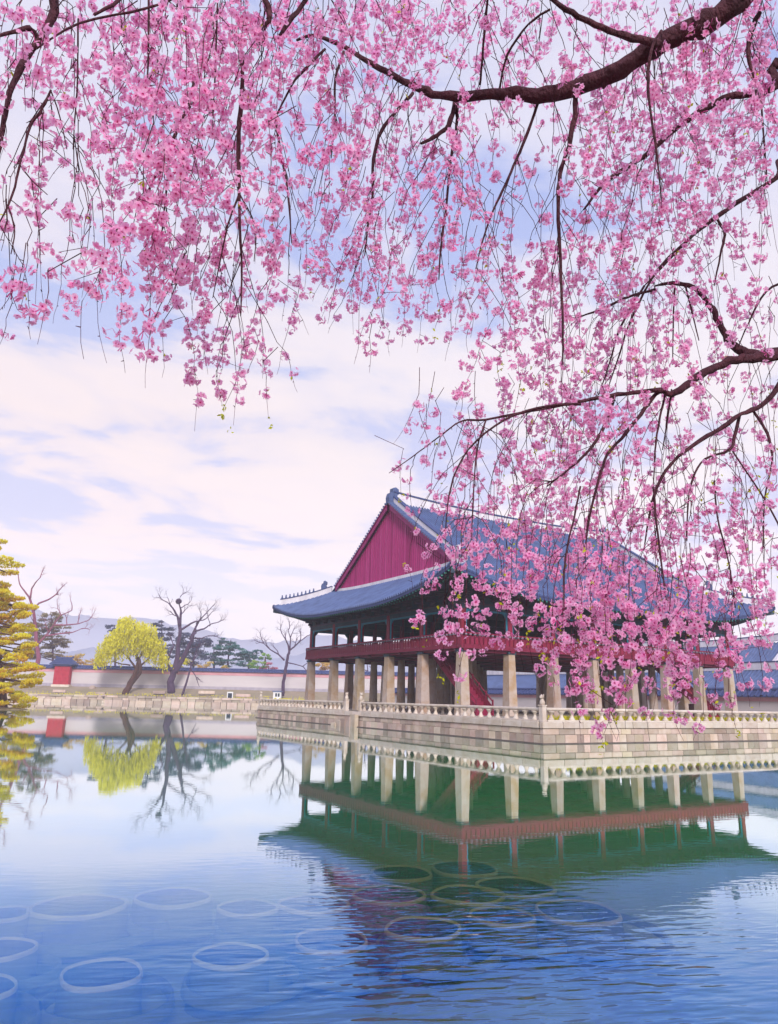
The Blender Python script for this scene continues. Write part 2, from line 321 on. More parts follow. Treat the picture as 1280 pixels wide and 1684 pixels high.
# balustrades
def baluster_mesh():
    q = MB(); q.lathe((0, 0, 0), [(.20, 0), (.20, .07), (.15, .12), (.10, .24), (.085, .30), (.12, .37), (.19, .46), (.235, .52), (.235, .56)], 10); return q
BALM = baluster_mesh().mesh('baluster', M['stone_pale'], False)
BALD = baluster_mesh().mesh('baluster', M['stone_dark'], False)
def railing(label, p0, p1, posts):
    p0 = np.array(p0, float); p1 = np.array(p1, float); L = np.linalg.norm(p1-p0); e = (p1-p0)/L; a = np.array([-e[1], e[0], 0])
    r = thing('stone_railing', label, 'railing', p0+np.array([0, 0, .12]), 'stone railings round the terrace')
    q = MB(); n = max(1, int(L/1.85))
    b = MB(); b.obox((p0+p1)/2+np.array([0, 0, .12]), e*L/2, a*.20, .10); b.build('base_rail', M['stone_pale'], r)
    for i in range(n):
        c = p0+e*L*(i+.5)/n; b = MB(); hl = L/n/2-.008
        P = []
        for sg in (-1, 1):
            for an in range(8):
                P.append(c+e*hl*sg+a*.135*math.cos(an*math.pi/4+.39)+np.array([0, 0, .895+.115*math.sin(an*math.pi/4+.39)]))
        b.add(P, [tuple(range(8)), tuple(range(15, 7, -1))]+[(j, (j+1) % 8, 8+(j+1) % 8, 8+j)[::-1] for j in range(8)]); b.build('handrail', M['stone_pale'], r)
    k = int(L/.92)
    for i in range(k):
        c = p0+e*L*(i+.5)/k; put('baluster', BALD if random.random() < .03 else BALM, r, loc=(c[0], c[1], .22))
    for s_, head in posts:
        c = p0+e*s_
        b = MB(); b.obox(c+np.array([0, 0, .12]), e*.17, a*.17, .98); b.obox(c+np.array([0, 0, 1.10]), e*.21, a*.21, .07)
        po = b.build('post', M['stone_pale'], r)
        if head:
            b = MB(); h0 = c+np.array([0, 0, 1.17])
            # a small seated guardian animal: haunches, chest, head, ears
            b.lathe(h0, [(.17, 0), (.19, .10), (.17, .22), (.12, .34), (.10, .40)], 9)
            b.lathe(h0+e*.03*head+np.array([0, 0, .36]), [(.08, 0), (.14, .06), (.155, .15), (.12, .24), (.05, .28)], 9)
            b.lathe(h0+e*.15*head+np.array([0, 0, .40]), [(.05, 0), (.08, .03), (.07, .11), (.03, .13)], 7)
            for sg in (-1, 1): b.lathe(h0+a*.10*sg-e*.04*head+np.array([0, 0, .58]), [(.04, 0), (.045, .04), (.012, .10)], 5)
            b.build('carved_animal', M['stone_pale'], po, smooth=True)
    return r
rx = TX0+.15; ry = TY0+.15
railing('long stone railing with round balusters facing the viewer in front of the stone columns', (rx+.25, ry, 0), (TX1, ry, 0), [(-.25, -1)])
railing('stone railing between the corner post and the landing steps', (rx, ry+.25, 0), (rx, 12.4, 0), [(24.0, -1)])
railing('short stone railing running left from the landing steps', (rx, 15.5, 0), (rx, TY1-.2, 0), [(.0, 1), (22.2, -1)])
# yellow grass behind the long railing
M['grass'] = mat('yellow_grass', lin(240, 230, 30), .8, .2, 2, 0, transl=.5, col2=lin(190, 190, 50))
b = MB()
for i in range(9000):
    x = random.uniform(-1.2, 40); y = TY0+.55+random.random()**1.5*1.2; h = random.uniform(.22, .46); w = random.uniform(.03, .06); an = random.uniform(0, 6.28)
    if x < 3 and random.random() > (x+2)/5: continue
    dx, dy = w*math.cos(an), w*math.sin(an); lx, ly = random.gauss(0, .07), random.gauss(0, .07)
    b.add([(x-dx, y-dy, .10), (x+dx, y+dy, .10), (x+lx+dx*.5, y+ly+dy*.5, .10+h*.7), (x+lx*1.6, y+ly*1.6, .10+h)], [(0, 1, 2, 3)])
b.build('yellow_grass', M['grass'], kind='stuff')

# ------------------------------------------------------------------ the pavilion
BX, BY = 4.93, 5.7; LX, LY = 7*BX, 5*BY; XM, YM = LX/2, LY/2; EO = 3.68
pav = thing('pavilion', 'red two-storey palace pavilion on tapered stone columns with a blue tiled hip-and-gable roof', 'pavilion', (0, 0, .1))
H1 = 5.24
q = MB(); V = []
for z_, h_ in ((0, .50), (.02, .46), (H1-.1, .335)):
    V += [(-h_, -h_, z_), (h_, -h_, z_), (h_, h_, z_), (-h_, h_, z_)]
q.add(V, [(3,2,1,0), (8,9,10,11)]+[(i*4+j, i*4+(j+1) % 4, (i+1)*4+(j+1) % 4, (i+1)*4+j) for i in range(2) for j in range(4)])
SQ = q.mesh('stone_column', M['column'])
q = MB(); q.lathe((0, 0, 0), [(.62, 0), (.60, .16), (.47, .18), (.36, H1-.1)], 14); RD = q.mesh('stone_column', M['column'], False)
q = MB(); q.box(-.235, .235, -.235, .235, 5.70, 9.0); POST = q.mesh('timber_post', M['red'])
q = MB(); q.lathe((0, 0, 5.70), [(.24, 0), (.24, 4.4)], 10); IPOST = q.mesh('timber_post', M['red_dark'], True)
for i in range(8):
    for j in range(6):
        edge = i in (0, 7) or j in (0, 5)
        put('stone_column', SQ if edge else RD, pav, loc=(i*BX, j*BY, .1))
        put('timber_post', POST if edge else IPOST, pav, loc=(i*BX, j*BY, 0))
b = MB(); b.box(-.55, LX+.55, -.55, LY+.55, 5.42, 5.66); b.build('upper_floor', M['interior'], pav)
b = MB()   # girders under the floor
for i in range(8): b.box(i*BX-.22, i*BX+.22, -.5, LY+.5, H1+.002, 5.42)
for j in range(6):
    for i in range(7): b.box(i*BX+.223, (i+1)*BX-.223, j*BY-.2, j*BY+.2, H1-.04, 5.418)
b.build('floor_girder', M['red_dark'], pav)
q = MB(); q.box(-.42, .42, -.42, .42, H1-.09, H1+.1); CAP = q.mesh('column_cap', M['dancheong'])
for i in range(8):
    for j in range(6):
        if i in (0, 7) or j in (0, 5): put('column_cap', CAP, pav, loc=(i*BX, j*BY, .0))
b = MB()
for j in range(10): b.box(-.5, LX+.5, j*LY/10+.3, j*LY/10+.5, 5.25, 5.41)
b.build('floor_joists', M['interior'], pav, kind='stuff')
# balcony railing, one panel board at a time on the two sides in view
q = MB(); q.box(-.15, .15, -.03, .03, 0, .52); q.box(-.11, .11, -.042, -.03, .36, .47); RB = q.mesh('railing_board', M['red'])
q = MB(); q.box(-.05, .05, -.05, .05, 0, .60); q.hexa([(-.10,-.07,.60),(.10,-.07,.60),(.10,.07,.60),(-.10,.07,.60),(-.06,-.05,.74),(.06,-.05,.74),(.06,.05,.74),(-.06,.05,.74)]); q.lathe((0,0,.74), [(.10, 0), (.13, .06), (.07, .14)], 8, 1)
RP = q.mesh('railing_post', [M['red_dark'], M['door_panel']])
def balcony(p0, p1, rz, visible):
    p0 = np.array(p0, float); p1 = np.array(p1, float); L = np.linalg.norm(p1-p0); e = (p1-p0)/L; a = np.array([-e[1], e[0], 0])
    b = MB(); c = (p0+p1)/2
    b.obox(c+np.array([0, 0, 5.42]), e*L/2, a*.075, .34); b.build('balcony_beam', M['red_dark'], pav)
    b = MB(); b.obox(c+np.array([0, 0, 6.32]), e*L/2, a*.05, .07); b.build('middle_rail', M['red'], pav)
    b = MB(); P = [p0+np.array([0, 0, 6.66]), p1+np.array([0, 0, 6.66])]; b.tube(P, [.075, .075], 8); b.build('handrail', M['red'], pav)
    if visible:
        n = int(L/.46)
        for i in range(n):
            cc = p0+e*L*(i+.5)/n; o = put('railing_board', RB, pav, loc=(cc[0], cc[1], 5.78)); o.rotation_euler = (0, 0, rz)
        for i in range(n+1):
            cc = p0+e*(L-.1)*i/n+e*.05-a*.03*0; o = put('railing_post', RP, pav, loc=(cc[0], cc[1], 5.76)); o.rotation_euler = (0, 0, rz)
    else:
        b = MB()
        for i in range(int(L/.46)): b.obox(p0+e*(.23+.46*i)+np.array([0, 0, 5.76]), e*.17, a*.03, .55)
        b.build('railing_boards', M['red'], pav, kind='stuff')
g = .48
balcony((-g, -g, 0), (LX+g, -g, 0), 0, True)
balcony((-g, LY+g, 0), (-g, -g, 0), -math.pi/2, True)
balcony((LX+g, -g, 0), (LX+g, LY+g, 0), math.pi/2, False)
balcony((LX+g, LY+g, 0), (-g, LY+g, 0), math.pi, False)
# lintels, teal frames, bracket arms
def wallside(p0, p1, n):
    p0 = np.array(p0, float); p1 = np.array(p1, float); L = np.linalg.norm(p1-p0); e = (p1-p0)/L; a = np.array([-e[1], e[0], 0])
    c = (p0+p1)/2
    b = MB(); b.obox(c+np.array([0, 0, 8.66]), e*(L/2+.25), a*.20, .40); b.build('lintel', M['dancheong'], pav)
    b = MB(); b.obox(c+np.array([0, 0, 9.06]), e*(L/2+.35), a*.28, .14); b.build('plate', M['dancheong2'], pav)
    b = MB(); b.obox(c+np.array([0, 0, 9.20]), e*(L/2+.2), a*.12, 1.55); b.build('bracket_wall', M['dancheong'], pav)
    b = MB(); k = n*3
    for i in range(k+1):
        cc = p0+e*L*i/k; b.obox(cc-a*.18+np.array([0, 0, 9.203]), e*.10, a*.42, .22); b.obox(cc-a*.35+np.array([0, 0, 9.50]), e*.11, a*.62, .24); b.obox(cc-a*.52+np.array([0, 0, 9.80]), e*.12, a*.80, .22)
        b.obox(cc-a*.30+np.array([0, 0, 9.43]), e*.42, a*.09, .066)
    b.build('bracket_arms', M['dancheong2'], pav, kind='stuff')
    for i in range(n):
        q0 = p0+e*(L*i/n+.24); q1 = p0+e*(L*(i+1)/n-.24); l2 = np.linalg.norm(q1-q0)/2; cc = (q0+q1)/2-a*.10
        b = MB(); b.obox(cc+np.array([0, 0, 8.50]), e*l2, a*.05, .155)
        for sg in (-1, 1):
            b.obox(cc+e*sg*(l2-.07)+np.array([0, 0, 6.8]), e*.07, a*.05, 1.699)
            b.hexa([tuple(cc+e*sg*(l2-.141)+v) for v in (-a*.05+[0,0,8.1], a*.05+[0,0,8.1], a*.05+[0,0,8.499], -a*.05+[0,0,8.499])]+[tuple(cc+e*sg*(l2-.45)+v) for v in (-a*.05+[0,0,8.44], a*.05+[0,0,8.44], a*.05+[0,0,8.499], -a*.05+[0,0,8.499])])
        b.build('opening_frame', M['teal'], pav)
wallside((0, 0, 0), (LX, 0, 0), 7); wallside((0, LY, 0), (0, 0, 0), 5); wallside((LX, 0, 0), (LX, LY, 0), 5); wallside((LX, LY, 0), (0, LY, 0), 7)
b = MB(); b.box(.3, LX-.3, .3, LY-.3, 9.6, 9.7); b.build('ceiling', M['dancheong'], pav)
for j in (1, 2, 3, 4):
    b = MB(); b.box(.3, LX-.3, j*BY-.18, j*BY+.18, 8.75, 9.58); b.build('ceiling_beam', M['dancheong'], pav)
for i in range(1, 6):    # folded door leaves of the inner hall
    for sg in (-1, 1):
        b = MB(); b.box(i*BX+sg*.35+.0, i*BX+sg*.35+.9, BY-.04, BY+.04, 5.67, 8.75); b.build('door_leaf', M['door_panel'], pav)
b = MB(); b.box(2*BX+.3, 6*BX-.3, 3*BY-.05, 3*BY+.05, 5.67, 9.55); b.build('inner_screen', M['interior'], pav)
# stairs
for x0 in (BX*.5, LX-BX*.5):
    y0, y1, zt = .3, 6.6, 5.45
    b = MB(); n = 18
    for i in range(n):
        yy = y0+(y1-y0)*i/n; z_ = .1+(zt-.1)*(i+1)/n
        b.box(x0-.75, x0+.75, yy, yy+(y1-y0)/n+.02, z_-.06, z_-.001*i)
        b.box(x0-.75, x0+.75, yy+.02, yy+.045, z_-(zt/n)+.005, z_-.061)
    st = b.build('staircase', M['red'], pav)
    for sg in (-1, 1):
        b = MB(); x = x0+sg*.83
        b.hexa([(x-.07,y0-.1,.1),(x+.07,y0-.1,.1),(x+.07,y1,zt-.35),(x-.07,y1,zt-.35),(x-.07,y0-.1,.55),(x+.07,y0-.1,.55),(x+.07,y1,zt+.1),(x-.07,y1,zt+.1)])
        b.build('stringer', M['red'], st)
        b = MB(); b.tube([(x, y0-.1, 1.25), (x, y1, zt+.8)], [.06, .06], 6)
        b.hexa([(x-.03,y0-.1,.56),(x+.03,y0-.1,.56),(x+.03,y1,zt+.11),(x-.03,y1,zt+.11),(x-.03,y0-.1,.85),(x+.03,y0-.1,.85),(x+.03,y1,zt+.4),(x-.03,y1,zt+.4)])
        for i in range(8):
            f_ = i/7; yy = y0-.05+(y1-y0-.05)*f_; z_ = .5+(zt-.5)*f_; b.box(x-.055, x+.055, yy-.055, yy+.055, z_, z_+.95)
        b.build('stair_railing', M['red_dark'], st)
# ---- roof
ZB = 9.52
def zroof(d, s):
    return ZB+.595*d+.0028*d*d+2.0*np.maximum(0, 1-s/15.0)**2.4*np.maximum(0, 1-d/11.0)
def spt(side, p, d):
    """point of the roof skin: side 0/1 long (front/back), 2/3 gable (left/right); p along the eave, d inward"""
    if side < 2:
        s = min(p+EO, LX+EO-p); return np.array([p, -EO+d if side == 0 else LY+EO-d, zroof(d, max(s, 0))])
    s = min(p+EO, LY+EO-p); return np.array([-EO+d if side == 2 else LX+EO-d, p, zroof(d, max(s, 0))])
DR = LY/2+EO; VX = 1.30; GX = 1.62; DS = GX+EO
def dmax(side, p):
    if side < 2:
        s = min(p+EO, LX+EO-p)
        return DR if VX <= p <= LX-VX else min(s, DR)
    return min(DS, p+EO, LY+EO-p)
names_roof = ['long_roof_slope', 'long_roof_slope', 'gable_roof_skirt', 'gable_roof_skirt']
for side in range(4):
    a0, a1 = (-EO, LX+EO) if side < 2 else (-EO, LY+EO)
    n = int(round((a1-a0)/.36)); w = (a1-a0)/n
    b = MB(); ctr = [a0+(i+.5)*w for i in range(n)]
    if side < 2: ctr = [c for c in ctr if not (abs(c-VX) < w*.5 or abs(c-LX+VX) < w*.5) or True]
    for c in ctr:
        dm = dmax(side, c)
        if dm < .15: continue
        K = 13 if dm > 8 else 7
        ds = np.linspace(-.0, dm, K); sec = [(-.5, 0), (-.32, -.02), (-.27, .05), (-.16, .16), (0, .20), (.16, .16), (.27, .05), (.32, -.02), (.5, 0)]
        o = len(b.v); ns = len(sec)
        for d in ds:
            for sx, h in sec: q = spt(side, c+sx*w, d); b.v.append((q[0], q[1], q[2]+h))
        flip = side in (1, 2)
        for i in range(K-1):
            for j in range(ns-1):
                f = (o+i*ns+j, o+i*ns+j+1, o+(i+1)*ns+j+1, o+(i+1)*ns+j); b.f.append(f[::-1] if flip else f); b.m.append(0)
        b.f.append(tuple(o+j for j in range(ns))); b.m.append(1)
    rf = b.build(names_roof[side], [M['tile'], M['tile_dark']], pav)
    # eave fascia tiles (rounded end discs) and soffit
    b = MB(); fs = MB(); ps = np.linspace(a0, a1, 60)
    for i in range(59):
        q0, q1 = spt(side, ps[i], 0), spt(side, ps[i+1], 0)
        inn = np.array([0, 1, 0]) if side == 0 else np.array([0, -1, 0]) if side == 1 else np.array([1, 0, 0]) if side == 2 else np.array([-1, 0, 0])
        dn = np.array([0, 0, 1.0])
        b.hexa([q0-.24*dn+inn*.06, q1-.24*dn+inn*.06, q1-.24*dn+inn*.35, q0-.24*dn+inn*.35, q0-.01*dn+inn*.02, q1-.01*dn+inn*.02, q1+.2*dn+inn*.35, q0+.2*dn+inn*.35])
        # soffit boards behind
        i0 = min(1.0, 1.0); e0 = q0-.42*dn; e1 = q1-.42*dn
        w0 = np.array([min(max(q0[0], 0), LX) if side < 2 else (-.1 if side == 2 else LX+.1), min(max(q0[1], 0), LY) if side > 1 else (-.1 if side == 0 else LY+.1), 10.72])
        w1 = np.array([min(max(q1[0], 0), LX) if side < 2 else (-.1 if side == 2 else LX+.1), min(max(q1[1], 0), LY) if side > 1 else (-.1 if side == 0 else LY+.1), 10.72])
        fs.add([e0+inn*.3, e1+inn*.3, w1, w0], [(0, 1, 2, 3)] if np.linalg.norm(w1-w0) > 1e-4 else [(0, 1, 2)])
    b.build('eave_tiles', M['tile_dark'], rf, kind='stuff'); fs.build('soffit', M['dancheong'], rf)
    # rafters: square flying rafters over round ones, fanned at the corners
    b = MB(); n = int((a1-a0)/.46)
    for i in range(n+1):
        p = a0+.12+(a1-a0-.24)*i/n; q = spt(side, p, .12)
        if side < 2: ti = np.array([min(max(p, .2), LX-.2), -.1 if side == 0 else LY+.1, 10.60])
        else: ti = np.array([-.1 if side == 2 else LX+.1, min(max(p, .2), LY-.2), 10.60])
        st_ = q-np.array([0, 0, .36]); d = ti-st_; l = np.linalg.norm(d[:2]); d = d/np.linalg.norm(d)
        lat = np.cross(d, [0, 0, 1]); lat /= np.linalg.norm(lat)
        e_ = st_+d*1.15
        b.add([st_-lat*.075+[0,0,-.07], st_+lat*.075+[0,0,-.07], st_+lat*.075+[0,0,.07], st_-lat*.075+[0,0,.07], e_-lat*.075+[0,0,-.07], e_+lat*.075+[0,0,-.07], e_+lat*.075+[0,0,.07], e_-lat*.075+[0,0,.07]], [(0,1,5,4), (1,2,6,5), (2,3,7,6), (3,0,4,7)], 0)
        b.add([st_-lat*.075+[0,0,-.07], st_+lat*.075+[0,0,-.07], st_+lat*.075+[0,0,.07], st_-lat*.075+[0,0,.07]], [(3, 2, 1, 0)], 1)
        r0 = st_+d*.8-np.array([0, 0, .19]); b.tube([r0, ti-np.array([0, 0, .12])], [.095, .095], 6, 0, False)
        o = len(b.v)-12; b.f.append(tuple(o+k_ for k_ in range(6))); b.m.append(1)
    b.build('rafters', [M['dancheong'], M['rafter_tip']], rf, kind='stuff')
# corner hip rafters
for sx, sy in ((0, 0), (0, 1), (1, 0), (1, 1)):
    cxp, cyp = (-EO, LX+EO)[sx], (-EO, LY+EO)[sy]; tp = np.array([(0, LX)[sx], (0, LY)[sy], 10.2]); q = np.array([cxp, cyp, zroof(0, 0)-.5]); q = q+(tp-q)*.04
    b = MB(); d = tp-q; lat = np.array([-d[1], d[0], 0]); lat = lat/np.linalg.norm(lat)*.16
    b.hexa([q-lat-[0,0,.2], q+lat-[0,0,.2], tp+lat-[0,0,.25], tp-lat-[0,0,.25], q-lat+[0,0,.14], q+lat+[0,0,.14], tp+lat+[0,0,.2], tp-lat+[0,0,.2]]); b.build('hip_rafter', M['rafter_tip'] if False else M['dancheong'], pav)
# gable walls of battened boards
for gx, sg in ((GX, -1), (LX-GX, 1)):
    b = MB(); n = 64; hw = 11.7
    for i in range(n):
        y0 = YM-hw+2*hw*i/n; y1 = y0+2*hw/n
        for (u0, u1, off, mi) in ((y0, y1-.06, random.uniform(-.015, .015), random.choice((0, 0, 2, 3))), (y1-.06, y1, .06, 1)):
            t0 = zroof(DR-abs(u0-YM), 99)-.42; t1 = zroof(DR-abs(u1-YM), 99)-.42; zb = 12.6
            if max(t0, t1) < zb+.1: continue
            t0 = max(t0, zb+.02); t1 = max(t1, zb+.02); xo = gx+sg*off
            b.hexa([(gx-sg*.15, u0, zb), (xo, u0, zb), (xo, u1, zb), (gx-sg*.15, u1, zb), (gx-sg*.15, u0, t0), (xo, u0, t0), (xo, u1, t1), (gx-sg*.15, u1, t1)], mi)
    b.build('gable_boards', [M['gable_red'], M['gable_red2'], M['gable_red3'], M['gable_red4']], pav, kind='stuff')
    # white plaster flashing along the foot of the gable
    b = MB(); P = []
    for p in np.linspace(YM-11.3, YM+11.3, 24):
        q = spt(2 if sg < 0 else 3, p, DS-.05); P.append(q)
    b.sweep(P, .34, -.05, .36); b.build('gable_flashing', M['plaster'], pav)
    for s2 in (-1, 1):
        # verge: tile rows laid sideways, barge board, white descending ridge with end face
        vx = VX if sg < 0 else LX-VX; us = np.linspace(.35, 11.25, 34); b = MB(); bb = MB(); P = []
        for u in us:
            z_ = zroof(DR-u, 99); P.append(np.array([vx-sg*.55, YM+s2*u, z_]))
            x_out = vx+sg*.32
            b.tube([(vx-sg*.45, YM+s2*u, z_+.10), (x_out, YM+s2*u, z_+.04)], [.115, .115], 7)
        for u0, u1 in zip(us[:-1], us[1:]):
            z0, z1 = zroof(DR-u0, 99), zroof(DR-u1, 99)
            bb.hexa([(vx-sg*.45, YM+s2*u0, z0-.10), (vx+sg*.26, YM+s2*u0, z0-.14), (vx+sg*.26, YM+s2*u1, z1-.14), (vx-sg*.45, YM+s2*u1, z1-.10), (vx-sg*.45, YM+s2*u0, z0+.02), (vx+sg*.26, YM+s2*u0, z0-.02), (vx+sg*.26, YM+s2*u1, z1-.02), (vx-sg*.45, YM+s2*u1, z1+.02)])
            bb.hexa([(vx+sg*.05, YM+s2*u0, z0-.62), (vx+sg*.15, YM+s2*u0, z0-.62), (vx+sg*.15, YM+s2*u1, z1-.62), (vx+sg*.05, YM+s2*u1, z1-.62), (vx+sg*.05, YM+s2*u0, z0-.15), (vx+sg*.15, YM+s2*u0, z0-.15), (vx+sg*.15, YM+s2*u1, z1-.15), (vx+sg*.05, YM+s2*u1, z1-.15)])
        b.build('verge_tiles', M['tile'], pav, kind='stuff'); bb.build('barge_board', M['gable_red2'], pav)
        P2 = [p+np.array([0, 0, .0]) for p in P]; b = MB(); b.sweep(P2, .46, -.1, .72); dr = b.build('descending_ridge', M['plaster'], pav)
        b = MB(); b.sweep([p+np.array([0, 0, .72]) for p in P2], .56, .0, .12); b.build('ridge_cap', M['tile_dark'], dr)
        e_ = P2[-1]; b = MB(); b.obox(e_+np.array([0, s2*.26, -.1]), np.array([.34, 0, 0]), np.array([0, .22, 0]), 1.12); b.build('ridge_end', M['plaster'], dr)
# main ridge
P = []
for x in np.linspace(VX+.35, LX-VX-.35, 30):
    t_ = abs(x-XM)/(XM-VX); P.append(np.array([x, YM, 20.55+.55*t_**2.2]))
b = MB(); b.sweep(P, .62, -.3, 1.05); mr = b.build('main_ridge', M['plaster'], pav)
b = MB(); b.sweep([p+np.array([0, 0, 1.05]) for p in P], .8, 0, .15); b.build('ridge_cap', M['tile_dark'], mr)
def finial(c, sg, sc=1.0):
    """dragon-head ridge end: block base, gaping snout curling inward, crest"""
    b = MB(); out = [(-.55, 0), (.45, 0), (.55, .5), (.42, .85), (.62, 1.05), (.60, 1.55), (.25, 1.75), (-.1, 1.62), (-.12, 1.25), (-.45, 1.05), (-.6, .6)]
    n = len(out); V = [(c[0]-sg*x*sc, c[1]+y, c[2]+z*sc) for y in (-.32*sc, .32*sc) for x, z in out]
    b.add(V, [tuple(range(n)), tuple(range(2*n-1, n-1, -1))]+[(j, n+j, n+(j+1) % n, (j+1) % n) for j in range(n)])
    b.obox((c[0]-sg*.2*sc, c[1], c[2]+.62*sc), np.array([.12*sc, 0, 0]), np.array([0, .38*sc, 0]), .3*sc); b.obox((c[0]-sg*.3*sc, c[1], c[2]+1.2*sc), np.array([.2*sc, 0, 0]), np.array([0, .35*sc, 0]), .16*sc)
    return b
finial((VX+.35, YM, 20.95), -1, 1.0).build('ridge_finial', M['finial'], pav); finial((LX-VX-.35, YM, 20.95), 1, 1.0).build('ridge_finial', M['finial'], pav)
# hip ridges with guardian figurines
FIG = MB(); FIG.lathe((0, 0, 0), [(.10, 0), (.12, .08), (.08, .24), (.06, .28)], 6); FIG.lathe((0, 0, .27), [(.05, 0), (.085, .06), (.05, .16)], 6); FIGM = FIG.mesh('roof_figurine', M['finial'], True)
for sx, sy in ((0, 0), (0, 1), (1, 0), (1, 1)):
    P = []
    for d in np.linspace(.75, DS-.15, 14):
        P.append(np.array([-EO+d if sx == 0 else LX+EO-d, -EO+d if sy == 0 else LY+EO-d, float(zroof(d, d))]))
    b = MB(); b.sweep(P, .42, -.1, .66); hr = b.build('hip_ridge', M['plaster'], pav)
    b = MB(); b.sweep([p+np.array([0, 0, .66]) for p in P], .54, 0, .11); b.build('ridge_cap', M['tile_dark'], hr)
    for k_ in range(9):
        f_ = .02+.62*k_/8; i_ = f_*13; j_ = int(i_); q = P[j_]+(P[j_+1]-P[j_])*(i_-j_); put('roof_figurine', FIGM, hr, loc=q+np.array([0, 0, .77]))
    q = P[11]; b = finial((0, 0, 0), -1, .55); bo = MB(); an = math.atan2((-1, 1)[sy], (-1, 1)[sx])
    for v in b.v: bo.v.append((q[0]-v[0]*math.cos(an)-v[1]*math.sin(an), q[1]-v[0]*math.sin(an)+v[1]*math.cos(an), q[2]+.74+v[2]))
    bo.f = b.f; bo.m = b.m; bo.build('ridge_dragon_head', M['finial'], hr)

# ------------------------------------------------------------------ submerged lily tubs
M['pot'] = mat('tub_rim', (.30, .22, .11), .9, .35, 2.5, .4, 10, col2=(.17, .12, .05), rnd=.1)
M['pot_mud'] = mat('muddy_ring', (.10, .09, .032), .95, .4, 2, .3, 6)
M['pot_in'] = mat('tub_silt', (.05, .037, .018), .95, .4, 2, .3, 6)
def tub(X, Y, wpx, lab, depth=.20, tilt=0.0):
    c = onz(X, Y, ZW-depth); w = (c-CAM)@CF; r = wpx/2/FPX*w
    t_ = thing('lily_tub', lab, 'planter tub', (c[0], c[1], -1.98), 'tubs sunk in the pond')
    n = 24; b = MB(); V = []
    ph = random.uniform(0, 6)
    zt = c[2]; prof = [(r*.89, zt-.30), (r*.93, zt-.025), (r*.955, zt), (r*.99, zt), (r*1.015, zt-.02), (r*1.01, zt-.05), (r*1.05, zt-.34), (r*1.10, -2.0)]
    sq = random.uniform(.04, .10)
    for rr, z_ in prof:
        for j in range(n):
            an = 2*math.pi*j/n; k_ = 1+sq*math.cos(4*an+ph)*.5+.03*math.cos(2*an+ph)
            V.append((c[0]+rr*k_*math.cos(an), c[1]+rr*k_*math.sin(an), z_))
    F = [(i*n+j, i*n+(j+1) % n, (i+1)*n+(j+1) % n, (i+1)*n+j) for i in range(len(prof)-1) for j in range(n)]
    b.add(V[n:n*6], [tuple(i-n for i in f) for f in F if min(f) >= n and max(f) < n*6]); b.build('rim', M['pot'], t_, smooth=True)
    b = MB(); b.add(V[:n*2], [tuple(range(n))]+[f for f in F if max(f) < n*2]); b.build('silt', M['pot_in'], t_)
    b = MB(); b.add(V[n*5:], [tuple(i-n*5 for i in f) for f in F if min(f) >= n*5]); b.build('wall', M['pot_mud'], t_, smooth=True)
    b = MB(); V2 = []; q0 = 1.36+random.random()*.14; oc = c+CR*r*random.uniform(.28, .5)-np.array([CF[0], CF[1], 0])*r*random.uniform(.0, .3)
    for j in range(n):
        an = 2*math.pi*j/n
        for rr, z_ in ((r*q0, -1.72), (r*(q0+.03), zt-.16), (r*(q0+.12), zt-.16), (r*(q0+.17), -1.72)):
            k_ = 1+.05*math.cos(3*an+ph); V2.append((oc[0]+rr*k_*math.cos(an), oc[1]+rr*k_*math.sin(an), z_-.03))
    b.add(V2, [(j*4+i, ((j+1) % n)*4+i, ((j+1) % n)*4+i+1, j*4+i+1) for j in range(n) for i in range(3)]); b.build('outer_ring', M['pot_mud'], t_, smooth=True)
for X, Y, w_, lab in [
    (168, 1598, 134, 'pale round tub rim under blue water, large and alone near the lower left corner'),
    (380, 1568, 118, 'pale round tub rim under blue water, in the middle of the bottom left water'),
    (545, 1543, 124, 'faint tub rim lying just left of the dark roof reflection'),
    (408, 1490, 96, 'small oval tub rim in the cloud reflection behind the middle tub'),
    (516, 1484, 112, 'faint oval tub rim in the cloud reflection nearest the dark roof reflection'),
    (285, 1473, 120, 'very faint tub rim farthest out in the cloud reflection'),
    (130, 1487, 146, 'wide faint tub rim in pale water left of the farthest faint one'),
    (8, 1500, 84, 'tub rim cut by the left picture edge, the farther of the two pale ones'),
    (-2, 1558, 112, 'tub rim cut by the left picture edge, between two others there'),
    (-36, 1622, 120, 'tub rim cut by the left picture edge, nearest the lower corner'),
    (560, 1444, 90, 'brown tub half hidden at the tip of the dark roof reflection'),
    (660, 1434, 104, 'brown oval tub at the back of the dark cluster, left of the farthest one'),
    (764, 1426, 112, 'brown oval tub farthest back in the dark cluster'),
    (640, 1469, 116, 'brown oval tub in the middle row of the dark cluster, at its left end'),
    (770, 1469, 118, 'brown oval tub in the centre of the dark cluster'),
    (848, 1456, 126, 'olive brown tub on the right side of the dark cluster'),
    (696, 1524, 124, 'brown tub with a thick rim at the front of the dark cluster'),
    (826, 1504, 106, 'dark bluish tub right of the front brown one, crossed by ripples'),
    (950, 1497, 140, 'wide greenish tub at the far right of the dark cluster')]:
    tub(X, Y, w_, lab)

